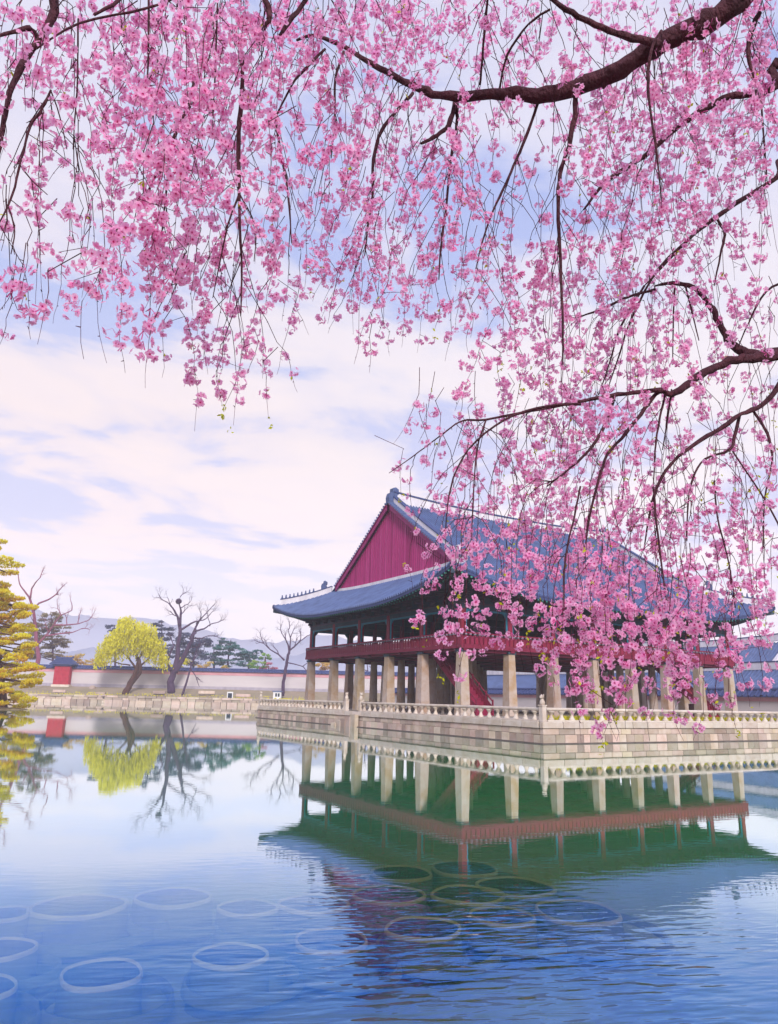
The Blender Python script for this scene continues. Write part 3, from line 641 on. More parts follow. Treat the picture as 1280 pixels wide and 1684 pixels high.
# ------------------------------------------------------------------ far shore: quay, wall, gate, small things
quay = thing('stone_quay', 'low stone quay along the far shore of the pond', 'quay', bank(0, 0, ZW))
qa = math.atan2(E0[1], E0[0])
for z0, h, lens, off in ((-1.30, .85, [1.5, 1.8, 2.2, 2.6], 0), (-.45, .55, [1.6, 2.0, 2.4], .05), (.10, .5, [2.2, 2.8, 3.2], -.05)):
    s_ = -26.0
    while s_ < 68:
        L = random.choice(lens); c = bank(s_+L/2, .4+off+random.uniform(-.10, .10), z0); block('stone_block', c, L-.10, .9, h, qa, M['stone'], quay); s_ += L
b = MB(); b.obox(bank(250, 1.0, -2.6), E0*330, N0*.5, 3.05); b.build('core', M['stone_dark'], quay)
M['wall_white'] = mat('whitewashed_wall', (.60, .55, .57), .9, .25, .25, .15, 5, col2=(.42, .36, .42), stretch=(.3, .3, 2.5))
M['wall_pink'] = mat('pink_plaster', lin(214, 156, 168), .85, .2, .6, .1, 4)
M['brick_grey'] = mat('grey_brick', (.42, .38, .46), .9, .25, .8, .2, 6)
def palace_wall(name, label, p0, p1, zb, h, tile=.9, bands=True, group=None):
    p0 = np.array(p0, float); p1 = np.array(p1, float); L = np.linalg.norm((p1-p0)[:2]); e = (p1-p0)/L; a = np.array([-e[1], e[0], 0]); a /= np.linalg.norm(a); c = (p0+p1)/2
    w = thing(name, label, 'wall', c+np.array([0, 0, zb]), group)
    b = MB(); b.obox(c+np.array([0, 0, zb-3]), e*L/2, a*.5, 3+h*.22); b.build('stone_base', M['brick_grey'], w)
    b = MB(); b.obox(c+np.array([0, 0, zb+h*.22]), e*L/2, a*.44, h*.60); b.build('plaster_face', M['wall_white'], w)
    b = MB(); b.obox(c+np.array([0, 0, zb+h*.82]), e*L/2, a*.52, h*.18); b.build('upper_band', M['wall_pink'], w)
    b = MB(); z = zb+h; n = int(L/.8)
    V = []
    for t_ in (-1, 1): V += [c+e*L/2*t_+a*x+np.array([0, 0, z+y]) for x, y in ((-1.0, 0), (-1.0, .12), (-.12, tile), (.12, tile), (1.0, .12), (1.0, 0))]
    b.add(V, [(0,1,2,3,4,5), (11,10,9,8,7,6)]+[(j, j+6, (j+1) % 6+6, (j+1) % 6) for j in range(6)], 0)
    for i in range(min(n, 260)):
        q = p0+e*L*(i+.5)/min(n, 260)+np.array([0, 0, z])
        for sg in (-1, 1):
            b.tube([q+a*sg*1.05+[0, 0, .14], q+a*sg*.1+[0, 0, tile+.04]], [.13, .13], 5, 0)
    b.tube([p0+np.array([0, 0, z+tile+.12]), p1+np.array([0, 0, z+tile+.12])], [.24, .24], 6, 1)
    b.build('tile_coping', [M['tile_dark'], M['tile_dark']], w); return w
palace_wall('palace_wall', 'long whitewashed palace wall with dark tiled coping behind the far shore', bank(-40, 14.5), bank(150, 14.5), 2.3, 4.85, .62)
def onbank(X, Y, n_):   # place on the far shore n_ metres behind the quay edge
    d = CF+(X-640)/FPX*CR-(Y-842)/FPX*CU; k_ = ((A0+N0*n_-CAM)@N0)/(d@N0); return CAM+d*k_
# red gate pier with its own little roof
M['gate_red'] = mat('brick_red', lin(182, 44, 66), .8, .25, 1.2, .3, 5)
gc = onbank(101, 1126.5, 13.0); gc[2] = 2.1
gt = thing('red_gate', 'small red gate with a stepped dark tiled roof set against the far wall', 'gate', gc)
b = MB(); b.obox(gc, E0*2.35, N0*.9, .9); b.build('plinth', M['stone_pale'], gt)
b = MB(); b.obox(gc+[0, 0, .9], E0*2.05, N0*.7, 4.7)
for k_ in range(-2, 3): b.obox(gc+E0*k_*.8-N0*.7+[0, 0, 1.1], E0*.33, N0*.06, 4.3)
b.build('door_panel', M['gate_red'], gt)
b = MB(); z = 5.0
def hiproof(b, c, ha, hb, z0, rise, ridge, m_=0, thick=.22):
    V = [c-E0*ha-N0*hb, c+E0*ha-N0*hb, c+E0*ha+N0*hb, c-E0*ha+N0*hb]; V = [v+np.array([0, 0, z0]) for v in V]
    T = [c-E0*ridge+np.array([0, 0, z0+rise]), c+E0*ridge+np.array([0, 0, z0+rise])]; lo = [v-np.array([0, 0, thick]) for v in V]
    b.add(V+T+lo, [(0, 1, 5, 4), (1, 2, 5), (2, 3, 4, 5), (3, 0, 4), (9, 8, 7, 6), (0, 6, 7, 1), (1, 7, 8, 2), (2, 8, 9, 3), (3, 9, 6, 0)], m_)
b.obox(gc+[0, 0, 5.6], E0*2.6, N0*1.1, .35)
hiproof(b, gc, 3.2, 1.6, 6.2, 1.5, 1.9)
for k_ in range(-7, 8):
    q = gc+E0*k_*.42; b.tube([q*1.0-N0*1.6+[0, 0, 6.28], gc+E0*k_*.27+[0, 0, 7.75]], [.12, .1], 5)
b.tube([gc-E0*2.1+[0, 0, 7.78], gc+E0*2.1+[0, 0, 7.78]], [.22, .22], 6, 1)
b.obox(gc-E0*2.2+[0, 0, 7.7], E0*.2, N0*.2, .5, 1); b.obox(gc+E0*2.2+[0, 0, 7.7], E0*.2, N0*.2, .5, 1)
b.build('gate_roof', [M['tile_dark'], M['tile_dark']], gt)
b = MB(); c = onbank(152, 1131, 11); b.lathe((c[0], c[1], c[2]-.9), [(.5, 0), (.75, .2), (.85, .8), (.7, 1.3), (.35, 1.45)], 12)
tag(b.build('stone_drum', M['stone'], smooth=True), 'squat round stone jar on the bank right of the red gate', 'stone jar')
c = onbank(170, 1156, .3); ln = thing('stone_lantern', 'small weathered stone lantern on the quay edge below the stone jar', 'lantern', c)
b = MB(); b.lathe(c, [(.5, 0), (.5, .5), (.25, .55), (.22, 1.0)], 8); b.build('shaft', M['stone'], ln)
b = MB(); b.lathe(c+[0, 0, 1.0], [(.35, 0), (.4, .5), (.30, .52)], 6); b.build('light_box', M['stone_dark'], ln)
b = MB(); b.lathe(c+[0, 0, 1.52], [(.75, 0), (.3, .35), (.12, .55)], 6); b.build('cap', M['stone'], ln)
M['white'] = mat('white_paint', (.80, .80, .82), .6, .1, 2, 0); M['black'] = mat('dark_glass', (.02, .03, .05), .3, .1, 2, 0)
c = onbank(378, 1150, 1.5); sg_ = thing('notice_board', 'small white framed board with a dark panel standing on the far quay', 'sign', c)
b = MB()
for x in (-.62, .62): b.obox(c+E0*x, E0*.10, N0*.1, 1.75)
b.obox(c+[0, 0, 1.45], E0*.52, N0*.1, .3); b.build('frame', M['white'], sg_)
b = MB(); b.obox(c+[0, 0, .3], E0*.515, N0*.04, 1.14); b.build('panel', M['black'], sg_)
c = onbank(456, 1151, 3); bx_ = thing('white_booth', 'small white booth with dark windows and a blue lid beside the bare tree', 'booth', c)
b = MB(); b.obox(c, E0*.95, N0*.7, 1.9); b.build('body', M['white'], bx_)
for x in (-.2, .45):
    b = MB(); b.obox(c+E0*x-N0*.72+[0, 0, .75], E0*.22, N0*.03, .8); b.build('window', M['black'], bx_)
b = MB(); b.obox(c+[0, 0, 1.9], E0*1.15, N0*.9, .22); b.build('lid', M['tile'], bx_)
# stone slabs and clipped low hedges on the bank
for i, (X, Y, L, lab) in enumerate([(98, 1139, 3.2, 'low stone bench slab on the bank in front of the red gate'), (165, 1143, 2.4, 'long grey slab lying behind the stone lantern'), (262, 1141, 3.0, 'stone block on the bank by the foot of the yellow willow'), (340, 1141, 4.0, 'long low stone course on the bank right of the thin leaning tree'), (400, 1146, 3.6, 'low stone block left of the short railing on the far bank')]):
    c = onbank(X, Y, 5.5); q = blk(L, .9, .7); tag(put('stone_slab', q.mesh('stone_slab', M['stone']), loc=c), lab, 'stone slab', 'stones lying on the far bank').rotation_euler = (0, 0, qa+.05*i)
M['shrub_pink'] = mat('azalea', lin(206, 120, 150), .9, .3, 3, 0, transl=.2); M['hedge'] = mat('yellow_turf', lin(206, 196, 60), .9, .3, 2, 0)
b = MB()
for s_ in np.arange(-24, 66, .12):
    if random.random() < .75:
        n_ = random.choice([2.0, 2.2, 6.0]); c = bank(s_, n_+random.gauss(0, .25), .55 if n_ < 4 else .95); w = random.uniform(.1, .25); h = random.uniform(.15, .4)
        b.add([c-E0*w, c+E0*w, c+E0*w*.3+[0, 0, h], c-E0*w*.4+[0, 0, h*.9]], [(0, 1, 2, 3)])
b.build('bank_grass', M['hedge'], kind='stuff')

# ------------------------------------------------------------------ trees
M['bark_dark'] = mat('dark_bark', lin(88, 66, 96), .95, .35, .8, .5, 5); M['bark_pink'] = mat('hazy_bark', lin(150, 84, 110), .95, .3, .8, .4, 5)
M['bark_brown'] = mat('brown_bark', lin(92, 62, 56), .95, .35, .8, .5, 5)
LEAFV = {}
def leafmat(name, stops, tl=.35):
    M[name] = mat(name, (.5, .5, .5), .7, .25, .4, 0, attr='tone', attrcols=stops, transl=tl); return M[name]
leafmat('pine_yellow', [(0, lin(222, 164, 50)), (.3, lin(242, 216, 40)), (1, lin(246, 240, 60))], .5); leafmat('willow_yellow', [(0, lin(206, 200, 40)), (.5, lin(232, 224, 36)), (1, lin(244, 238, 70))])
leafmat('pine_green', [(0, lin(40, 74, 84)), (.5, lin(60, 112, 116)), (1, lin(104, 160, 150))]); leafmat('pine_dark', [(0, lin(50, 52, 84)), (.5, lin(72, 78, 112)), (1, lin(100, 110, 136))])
leafmat('pine_olive', [(0, lin(110, 86, 84)), (.5, lin(140, 120, 96)), (1, lin(174, 160, 110))]); leafmat('shrub_gold', [(0, lin(180, 136, 84)), (.5, lin(214, 176, 92)), (1, lin(226, 206, 110))])
leafmat('leaf_green', [(0, lin(70, 120, 70)), (.5, lin(120, 168, 80)), (1, lin(180, 206, 100))]); leafmat('azalea_pink', [(0, lin(170, 90, 120)), (1, lin(226, 150, 176))])
class Cards:
    """many leaf-sized faces, gathered in numpy"""
    def __init__(s): s.V, s.T = [], []
    def add(s, C, size, tone, up=.0, aspect=2.0, dirs=None):
        n = len(C); d = rng.normal(size=(n, 3)) if dirs is None else np.asarray(dirs, float)+rng.normal(size=(n, 3))*.25
        d[:, 2] += up; d /= np.linalg.norm(d, axis=1, keepdims=True); e = np.cross(d, rng.normal(size=(n, 3))); e /= np.linalg.norm(e, axis=1, keepdims=True)
        sz = (np.asarray(size)*rng.uniform(.6, 1.3, n))[:, None]
        s.V.append(np.stack([C-d*sz*.5, C+e*sz/aspect*.5, C+d*sz*.5, C-e*sz/aspect*.5], 1)); s.T.append(np.clip(np.broadcast_to(tone, n)+rng.normal(size=n)*.10, 0, 1))
    def build(s, name, m_, parent, kind=None):
        V = np.concatenate(s.V).reshape(-1, 3); T = np.concatenate(s.T); n = len(T); me = bpy.data.meshes.new(name)
        me.vertices.add(4*n); me.vertices.foreach_set('co', V.ravel().astype(np.float32)); me.loops.add(4*n); me.loops.foreach_set('vertex_index', np.arange(4*n, dtype=np.int32))
        me.polygons.add(n); me.polygons.foreach_set('loop_start', np.arange(0, 4*n, 4, dtype=np.int32)); me.polygons.foreach_set('loop_total', np.full(n, 4, dtype=np.int32))
        at_ = me.attributes.new('tone', 'FLOAT', 'FACE'); at_.data.foreach_set('value', T.astype(np.float32)); me.materials.append(m_); me.update(); me.validate(); return put(name, me, parent, kind)
def bough(b, p, d, L, r, lev, spread=.55, up=.12, n=7):
    """a wandering limb that forks into finer and finer twigs"""
    p = np.array(p, float); d = np.array(d, float)/np.linalg.norm(d); P, R_ = [p], [r]; k_ = 5
    for i in range(k_):
        d = d+rng.normal(size=3)*.20; d[2] += up*.4; d /= np.linalg.norm(d); p = p+d*L/k_; P.append(p); R_.append(r*(1-.55*(i+1)/k_))
        if lev > 0 and i >= 1:
            for _ in range(1 if i < k_-1 else 2):
                if random.random() < .85: bough(b, p, d+rng.normal(size=3)*spread+[0, 0, up], L*random.uniform(.45, .68), R_[-1]*.62, lev-1, spread, up, max(3, n-2))
    b.tube(P, R_, n if lev > 0 else 3, cap=False)
def limb(b, pts, D, w0, w1, jit=0.0, n=8):
    P = [at(x, y, D+(jit*math.sin(i*1.7))) for i, (x, y) in enumerate(pts)]; k_ = len(P)
    Q, R_ = [], []
    for i in range(k_-1):
        for j in range(3):
            f_ = j/3; Q.append(P[i]*(1-f_)+P[i+1]*f_+rng.normal(size=3)*(w0/FPX*D*.05 if i+j else 0)); R_.append((w0+(w1-w0)*((i+f_)/(k_-1)))/2/FPX*D)
    Q.append(P[-1]); R_.append(w1/2/FPX*D); b.tube(Q, R_, n, cap=True); return P
def bare_tree(name, label, D, limbs, twigs, m_, group='bare trees beyond the pond', L=3.2, lev=3):
    t_ = thing(name, label, 'tree', at(*limbs[0][0][0], D), group)
    b = MB(); limb(b, *([limbs[0][0], D, limbs[0][1], limbs[0][2]])); b.build('trunk', m_, t_, smooth=True)
    c = MB()
    for pts, w0, w1 in limbs[1:]: limb(c, pts, D, w0, w1, .5)
    c.build('limbs', m_, t_, smooth=True)
    c = MB()
    for (x, y, ax, ay, l_) in twigs:
        d = CR*ax+np.array([0, 0, 1])*ay; bough(c, at(x, y, D), d+rng.normal(size=3)*.15, L*l_, .9/FPX*D, lev)
    c.build('twigs', m_, t_, kind='stuff'); return t_
def crown(cards, X, Y, rx, ry, D, n, size, tone0=.5, nclump=None, up=0.0, shell=.5, aspect=2.0):
    """clumps of leaves through an ellipsoid of the given pixel radii"""
    c = at(X, Y, D); k_ = D/FPX; nclump = nclump or max(8, n//70)
    for i in range(nclump):
        v = rng.normal(size=3); v /= np.linalg.norm(v); v *= random.uniform(shell, 1)**.6
        q = c+CR*v[0]*rx*k_+np.array([0, 0, 1])*v[2]*ry*k_+np.array([CF[0], CF[1], 0])*v[1]*rx*k_*.9
        m_ = n//nclump; cl = q+rng.normal(size=(m_, 3))*np.array([.16*rx, .16*rx, .11*ry])*k_
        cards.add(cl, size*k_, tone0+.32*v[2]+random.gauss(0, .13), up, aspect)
# yellow pine reaching in from the left over the water
D = 100; py = thing('pine_tree', 'golden yellow pine leaning in at the left edge over the water', 'tree', at(6, 1169, D))
b = MB(); limb(b, [(6, 1172), (2, 1120), (-8, 1040), (-12, 960), (-16, 880), (-20, 840)], D, 13, 4); b.build('trunk', M['bark_brown'], py, smooth=True)
ca = Cards(); br = MB(); k_ = D/FPX
pads = [(18, 928, 26, 5), (2, 918, 22, 5), (14, 941, 22, 4), (-20, 900, 26, 8), (0, 890, 14, 4)]
for Y in range(966, 1160, 9):
    xr = float(np.interp(Y, [960, 975, 990, 1010, 1030, 1050, 1075, 1095, 1112, 1130, 1142, 1158], [22, 22, 42, 52, 48, 56, 60, 58, 66, 70, 52, 48]))
    for f_ in (1.0, .72, .30, -.2, -.7):
        pads.append((xr*f_-11+random.gauss(0, 6), Y+random.gauss(0, 6)-5*(1-f_), 11+random.random()*13, random.uniform(4, 7.5)))
for (X, Y, rx, ry) in pads:
    c = at(X, Y, D+random.uniform(-4, 4)*(.6 if X > 30 else 1)); tn = random.gauss(.5, .16)
    n = int(rx*13)
    off = rng.normal(size=(n, 3)); off /= np.maximum(1, np.linalg.norm(off, axis=1, keepdims=True)*.8)
    q = c+CR*(off[:, :1]*rx*.62*k_)+np.array([CF[0], CF[1], 0])*(off[:, 1:2]*rx*.6*k_)+np.array([0, 0, 1])*((off[:, 2:]*ry*.55-np.abs(off[:, :1])*1.3+off[:, :1]*1.2)*k_)
    ca.add(q, 5.2*k_, tn+off[:, 2]*.32, .75, 2.6)  # light and shade put into needle tone: brown low in each pad, yellow above
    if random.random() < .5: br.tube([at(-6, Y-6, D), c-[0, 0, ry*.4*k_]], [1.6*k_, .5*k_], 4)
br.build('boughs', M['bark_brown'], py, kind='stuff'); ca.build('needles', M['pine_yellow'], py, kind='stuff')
b = MB(); c = at(-6, 1170, D); b.lathe((c[0], c[1], -1.6), [(4.2, 0), (4.0, .35), (2.4, .55), (.5, .62)], 16); b.build('islet', M['earth'], kind='structure')
# willow
D = 183; wl = thing('willow_tree', 'bright yellow weeping willow with a forked leaning trunk on the far bank', 'tree', at(207, 1143, D))
b = MB(); limb(b, [(205, 1144), (214, 1124), (224, 1104), (228, 1088)], D, 11, 6); b.build('trunk', M['bark_brown'], wl, smooth=True)
b = MB()
for pts, w0, w1 in [([(209, 1136), (222, 1118), (230, 1108), (232, 1096), (228, 1080)], 7, 4), ([(228, 1090), (222, 1068), (224, 1045), (220, 1025)], 5, 1.5), ([(228, 1084), (240, 1062), (250, 1040)], 4, 1.2), ([(224, 1100), (210, 1080), (190, 1062)], 4, 1.2), ([(230, 1096), (246, 1082), (262, 1066)], 3.5, 1), ([(214, 1094), (200, 1092), (186, 1088), (178, 1090)], 2.5, 1)]: limb(b, pts, D, w0, w1, .6)
b.build('limbs', M['bark_brown'], wl, smooth=True)
ca = Cards(); k_ = D/FPX
WB = [(216, 1034, 27, 24, 20), (196, 1052, 26, 20, 24), (178, 1066, 22, 16, 26), (240, 1042, 22, 22, 30), (256, 1062, 18, 18, 30), (226, 1062, 20, 14, 18), (164, 1082, 12, 10, 16), (268, 1084, 10, 12, 16), (206, 1022, 14, 10, 14)]
for i in range(760):
    x0, y0, rx_, ry_, hang = random.choices(WB, [w[2]*w[3] for w in WB])[0]; v = rng.normal(size=3); v /= np.linalg.norm(v); v *= random.random()**.4
    x = x0+v[0]*rx_; top = y0-abs(v[2])*ry_*.9; dep = v[1]*rx_*1.4; bot = top+random.uniform(.4, 1.0)*(hang+ry_*.6)
    m_ = int((bot-top)/2.3)+2; yy = np.linspace(top, bot, m_); lean = random.gauss(0, .10)+v[0]*.10
    P = np.array([at(x+random.gauss(0, .9)+(y-top)*lean, y, D+dep*k_) for y in yy])
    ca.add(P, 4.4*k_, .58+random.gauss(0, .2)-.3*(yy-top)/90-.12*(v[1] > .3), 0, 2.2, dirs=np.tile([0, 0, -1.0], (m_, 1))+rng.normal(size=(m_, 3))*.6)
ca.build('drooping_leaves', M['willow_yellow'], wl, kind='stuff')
# bare trees
bt = bare_tree('bare_tree', 'big dark bare tree with a bird nest beside the yellow willow', 185,
    [([(282, 1139), (280, 1122), (286, 1106), (291, 1080), (295, 1052), (296, 1030)], 13, 5),
     ([(284, 1110), (276, 1092), (278, 1078), (286, 1062)], 5, 2), ([(288, 1106), (300, 1085), (310, 1066), (318, 1046), (322, 1036)], 9, 4), ([(322, 1038), (336, 1034), (348, 1026)], 3.5, 1.4), ([(312, 1052), (328, 1020), (336, 1012)], 4, 1.5),
     ([(296, 1034), (292, 1014), (284, 1000), (276, 991)], 5, 1.5), ([(296, 1030), (298, 1006), (294, 990)], 5, 1.5), ([(297, 1036), (310, 1028), (322, 1022), (334, 1020)], 4, 1.5), ([(318, 1050), (332, 1050), (342, 1046)], 3, 1.2)],
    [(276, 991, -.9, .3, .7), (284, 1000, -.5, .8, .7), (294, 990, .1, 1, .8), (297, 1000, .6, .8, .8), (298, 1010, .8, .5, .6), (336, 1012, .5, .7, .8), (334, 1020, .9, .3, .8), (348, 1026, .9, .1, .7), (342, 1046, .9, .2, .8), (328, 1020, .1, .9, .7), (292, 1014, -.8, .5, .6), (278, 1078, -.6, .6, .8), (322, 1036, .3, .9, .7), (310, 1066, .8, .5, .6), (286, 1062, -.5, .8, .6), (345, 1030, .4, .8, .5)], M['bark_dark'], L=4.6)
c = at(294, 989, 185); b = MB()
for i in range(60):
    v = rng.normal(size=3); v /= np.linalg.norm(v); w = np.cross(v, rng.normal(size=3)); w /= np.linalg.norm(w); b.tube([c+v*.5-w*.6, c+v*.62, c+v*.5+w*.6], [.05, .07, .05], 3)
b.lathe((c[0], c[1], c[2]-.5), [(.2, 0), (.5, .2), (.55, .6), (.3, .8)], 8)
tag(b.build('bird_nest', M['bark_dark']), 'dark round bird nest high in the big bare tree', 'nest')
bare_tree('bare_tree', 'thin dark bare tree leaning right in front of the far wall', 182, [([(300, 1144), (306, 1124), (312, 1104), (318, 1086), (322, 1074)], 4, 1.5), ([(314, 1100), (322, 1112), (328, 1130)], 2, .8)], [(322, 1074, .3, 1, .7), (318, 1086, .8, .6, .6), (314, 1098, -.5, .8, .5), (324, 1114, .6, -.5, .4)], M['bark_dark'], L=3.6, lev=2)
bare_tree('bare_tree', 'slender grey bare tree with a spreading crown left of the pavilion', 180, [([(465, 1144), (466, 1122), (470, 1100), (473, 1082), (476, 1070)], 6, 4),
    ([(468, 1086), (458, 1076), (444, 1068), (434, 1058)], 3, 1.2), ([(476, 1072), (474, 1060), (470, 1052), (464, 1042)], 3, 1.2), ([(476, 1070), (484, 1064), (492, 1056), (500, 1050)], 3, 1.2), ([(474, 1090), (484, 1092), (498, 1096), (506, 1090)], 2.2, 1), ([(477, 1068), (478, 1050), (474, 1036)], 2.5, 1)],
    [(434, 1058, -.6, .8, .8), (444, 1068, -.3, 1, .8), (458, 1076, -.5, .8, .7), (464, 1042, -.3, 1, .7), (470, 1052, .3, 1, .7), (474, 1036, .2, 1, .7), (478, 1048, .5, .9, .8), (492, 1056, .5, .9, .8), (500, 1050, .8, .6, .7), (506, 1090, .8, .5, .5), (434, 1058, -.9, .2, .7), (484, 1064, .3, 1, .8), (498, 1096, .6, -.6, .6)], M['bark_dark'], L=3.4)
bare_tree('bare_tree', 'hazy pinkish bare tree behind the golden pine', 216, [([(60, 1112), (63, 1082), (60, 1050), (56, 1012), (52, 996)], 8, 4), ([(54, 1000), (48, 982), (40, 972), (32, 960), (30, 946)], 4, 1.3), ([(50, 984), (52, 968), (60, 956), (66, 950)], 3, 1.2), ([(56, 1004), (64, 992), (80, 986), (92, 978), (98, 970)], 3.5, 1.3), ([(62, 1060), (80, 1040), (92, 1022), (100, 1012), (118, 1004)], 4, 1.3), ([(88, 1028), (110, 1028), (128, 1026), (140, 1022)], 3, 1.2), ([(74, 1046), (100, 1042), (120, 1040), (134, 1034)], 3, 1)],
    [(30, 946, .1, 1, .6), (66, 950, .4, 1, .5), (98, 970, .8, .6, .5), (92, 978, .9, .1, .5), (118, 1004, .7, .6, .8), (140, 1022, .8, .5, .8), (128, 1026, .3, 1, .7), (134, 1034, .8, -.3, .6), (110, 1028, .2, 1, .8), (100, 1012, -.1, 1, .8), (80, 1040, -.3, .9, .7), (60, 1030, -.6, .7, .8), (60, 1050, -.5, .6, .8), (56, 1012, -.7, .7, .7)], M['bark_pink'], L=4.4)
# evergreens and shrubs beyond the wall
def evergreen(label, D, trunk, blobs, m_, name='pine_tree', size=3.2, dens=34, bark='bark_dark', cat='tree', group='evergreens beyond the far wall', up=.5):
    t_ = thing(name, label, cat, at(*trunk[0], D), group)
    b = MB(); limb(b, trunk, D, 4, 1.2)
    for (X, Y, rx, ry) in blobs: b.tube([at(trunk[-1][0]*.5+trunk[0][0]*.5, min(trunk[0][1], max(trunk[-1][1], Y+ry)), D), at(X, Y, D)], [1.0*D/FPX, .3*D/FPX], 4)
    b.build('trunk', M[bark], t_); ca = Cards()
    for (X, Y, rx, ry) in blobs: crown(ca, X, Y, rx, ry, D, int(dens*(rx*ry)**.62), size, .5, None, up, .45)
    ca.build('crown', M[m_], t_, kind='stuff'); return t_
evergreen('olive pink evergreen behind the hazy bare tree', 222, [(88, 1108), (86, 1060), (84, 1010)], [(84, 1016, 18, 10), (72, 1030, 22, 9), (92, 1036, 22, 9), (80, 1052, 26, 9), (98, 1060, 18, 7), (76, 1072, 24, 8), (96, 1078, 18, 6), (56, 1050, 16, 12), (52, 1076, 14, 10)], 'pine_olive', dens=40)
evergreen('dark bluish evergreen peeping out left of the willow crown', 226, [(190, 1108), (188, 1028)], [(186, 1034, 13, 7), (196, 1048, 18, 10), (184, 1060, 12, 8)], 'pine_dark')
evergreen('dark bluish evergreen between the willow and the big bare tree', 226, [(268, 1108), (266, 1022)], [(262, 1026, 12, 6), (272, 1040, 18, 8), (264, 1056, 20, 10), (276, 1075, 20, 10)], 'pine_dark')
evergreen('broad dark violet evergreen behind the big bare tree', 224, [(318, 1108), (318, 1046)], [(316, 1052, 26, 10), (306, 1066, 22, 11), (330, 1066, 24, 11), (318, 1082, 34, 11), (340, 1058, 14, 8), (300, 1046, 14, 7)], 'pine_dark')
evergreen('blue green pine with layered boughs right of the big bare tree', 232, [(372, 1110), (376, 1080), (380, 1052)], [(374, 1054, 14, 6), (388, 1064, 20, 7), (370, 1070, 22, 7), (392, 1080, 22, 7), (376, 1090, 20, 6), (404, 1072, 14, 6)], 'pine_green')
evergreen('smaller blue green pine hanging over the far wall', 228, [(408, 1112), (410, 1080)], [(410, 1076, 14, 6), (420, 1084, 14, 6), (404, 1092, 16, 6), (424, 1072, 8, 4)], 'pine_green')
evergreen('low blue green pine left of the layered pine', 234, [(352, 1110), (352, 1064)], [(352, 1062, 14, 7), (346, 1078, 16, 8), (358, 1088, 14, 7)], 'pine_green')
for X, Y, rx, ry, m_, lab in [(128, 1084, 22, 9, 'shrub_gold', 'pale gold shrub right above the red gate'), (158, 1090, 18, 8, 'shrub_gold', 'pale gold shrub left of the willow'), (288, 1090, 22, 10, 'willow_yellow', 'bright yellow forsythia behind the big bare tree trunk'), (340, 1096, 16, 7, 'shrub_gold', 'orange gold shrub right of the thin leaning tree'), (372, 1100, 12, 5, 'shrub_gold', 'small gold shrub under the layered pine'), (424, 1094, 16, 8, 'leaf_green', 'fresh green shrub at the end of the pines'), (442, 1096, 14, 7, 'azalea_pink', 'dusty pink shrub left of the slender bare tree'), (436, 1080, 10, 6, 'leaf_green', 'upper green shrub left of the slender bare tree'), (530, 1092, 14, 10, 'shrub_gold', 'pale gold shrub seen between the first two stone columns')]:
    evergreen(lab, 215, [(X, Y+ry+8), (X, Y)], [(X, Y, rx, ry)], m_, 'shrub', 3.0, 36, 'bark_brown', 'shrub', 'shrubs beyond the far wall', .1)
evergreen('pale pink azalea clump on the bank right of the red gate', 190, [(115, 1140), (115, 1134)], [(115, 1135, 9, 3)], 'azalea_pink', 'shrub', 2.4, 30, 'bark_brown', 'shrub', 'low plants on the far bank', .1)
bare_tree('bare_tree', 'faint bare tree seen between the stone columns', 200, [([(606, 1140), (606, 1110), (604, 1092)], 3, 1.2)], [(604, 1092, 0, 1, .8), (605, 1104, -.7, .7, .7), (606, 1108, .7, .7, .7), (606, 1116, -.6, .6, .6)], M['bark_dark'], L=4, lev=2)

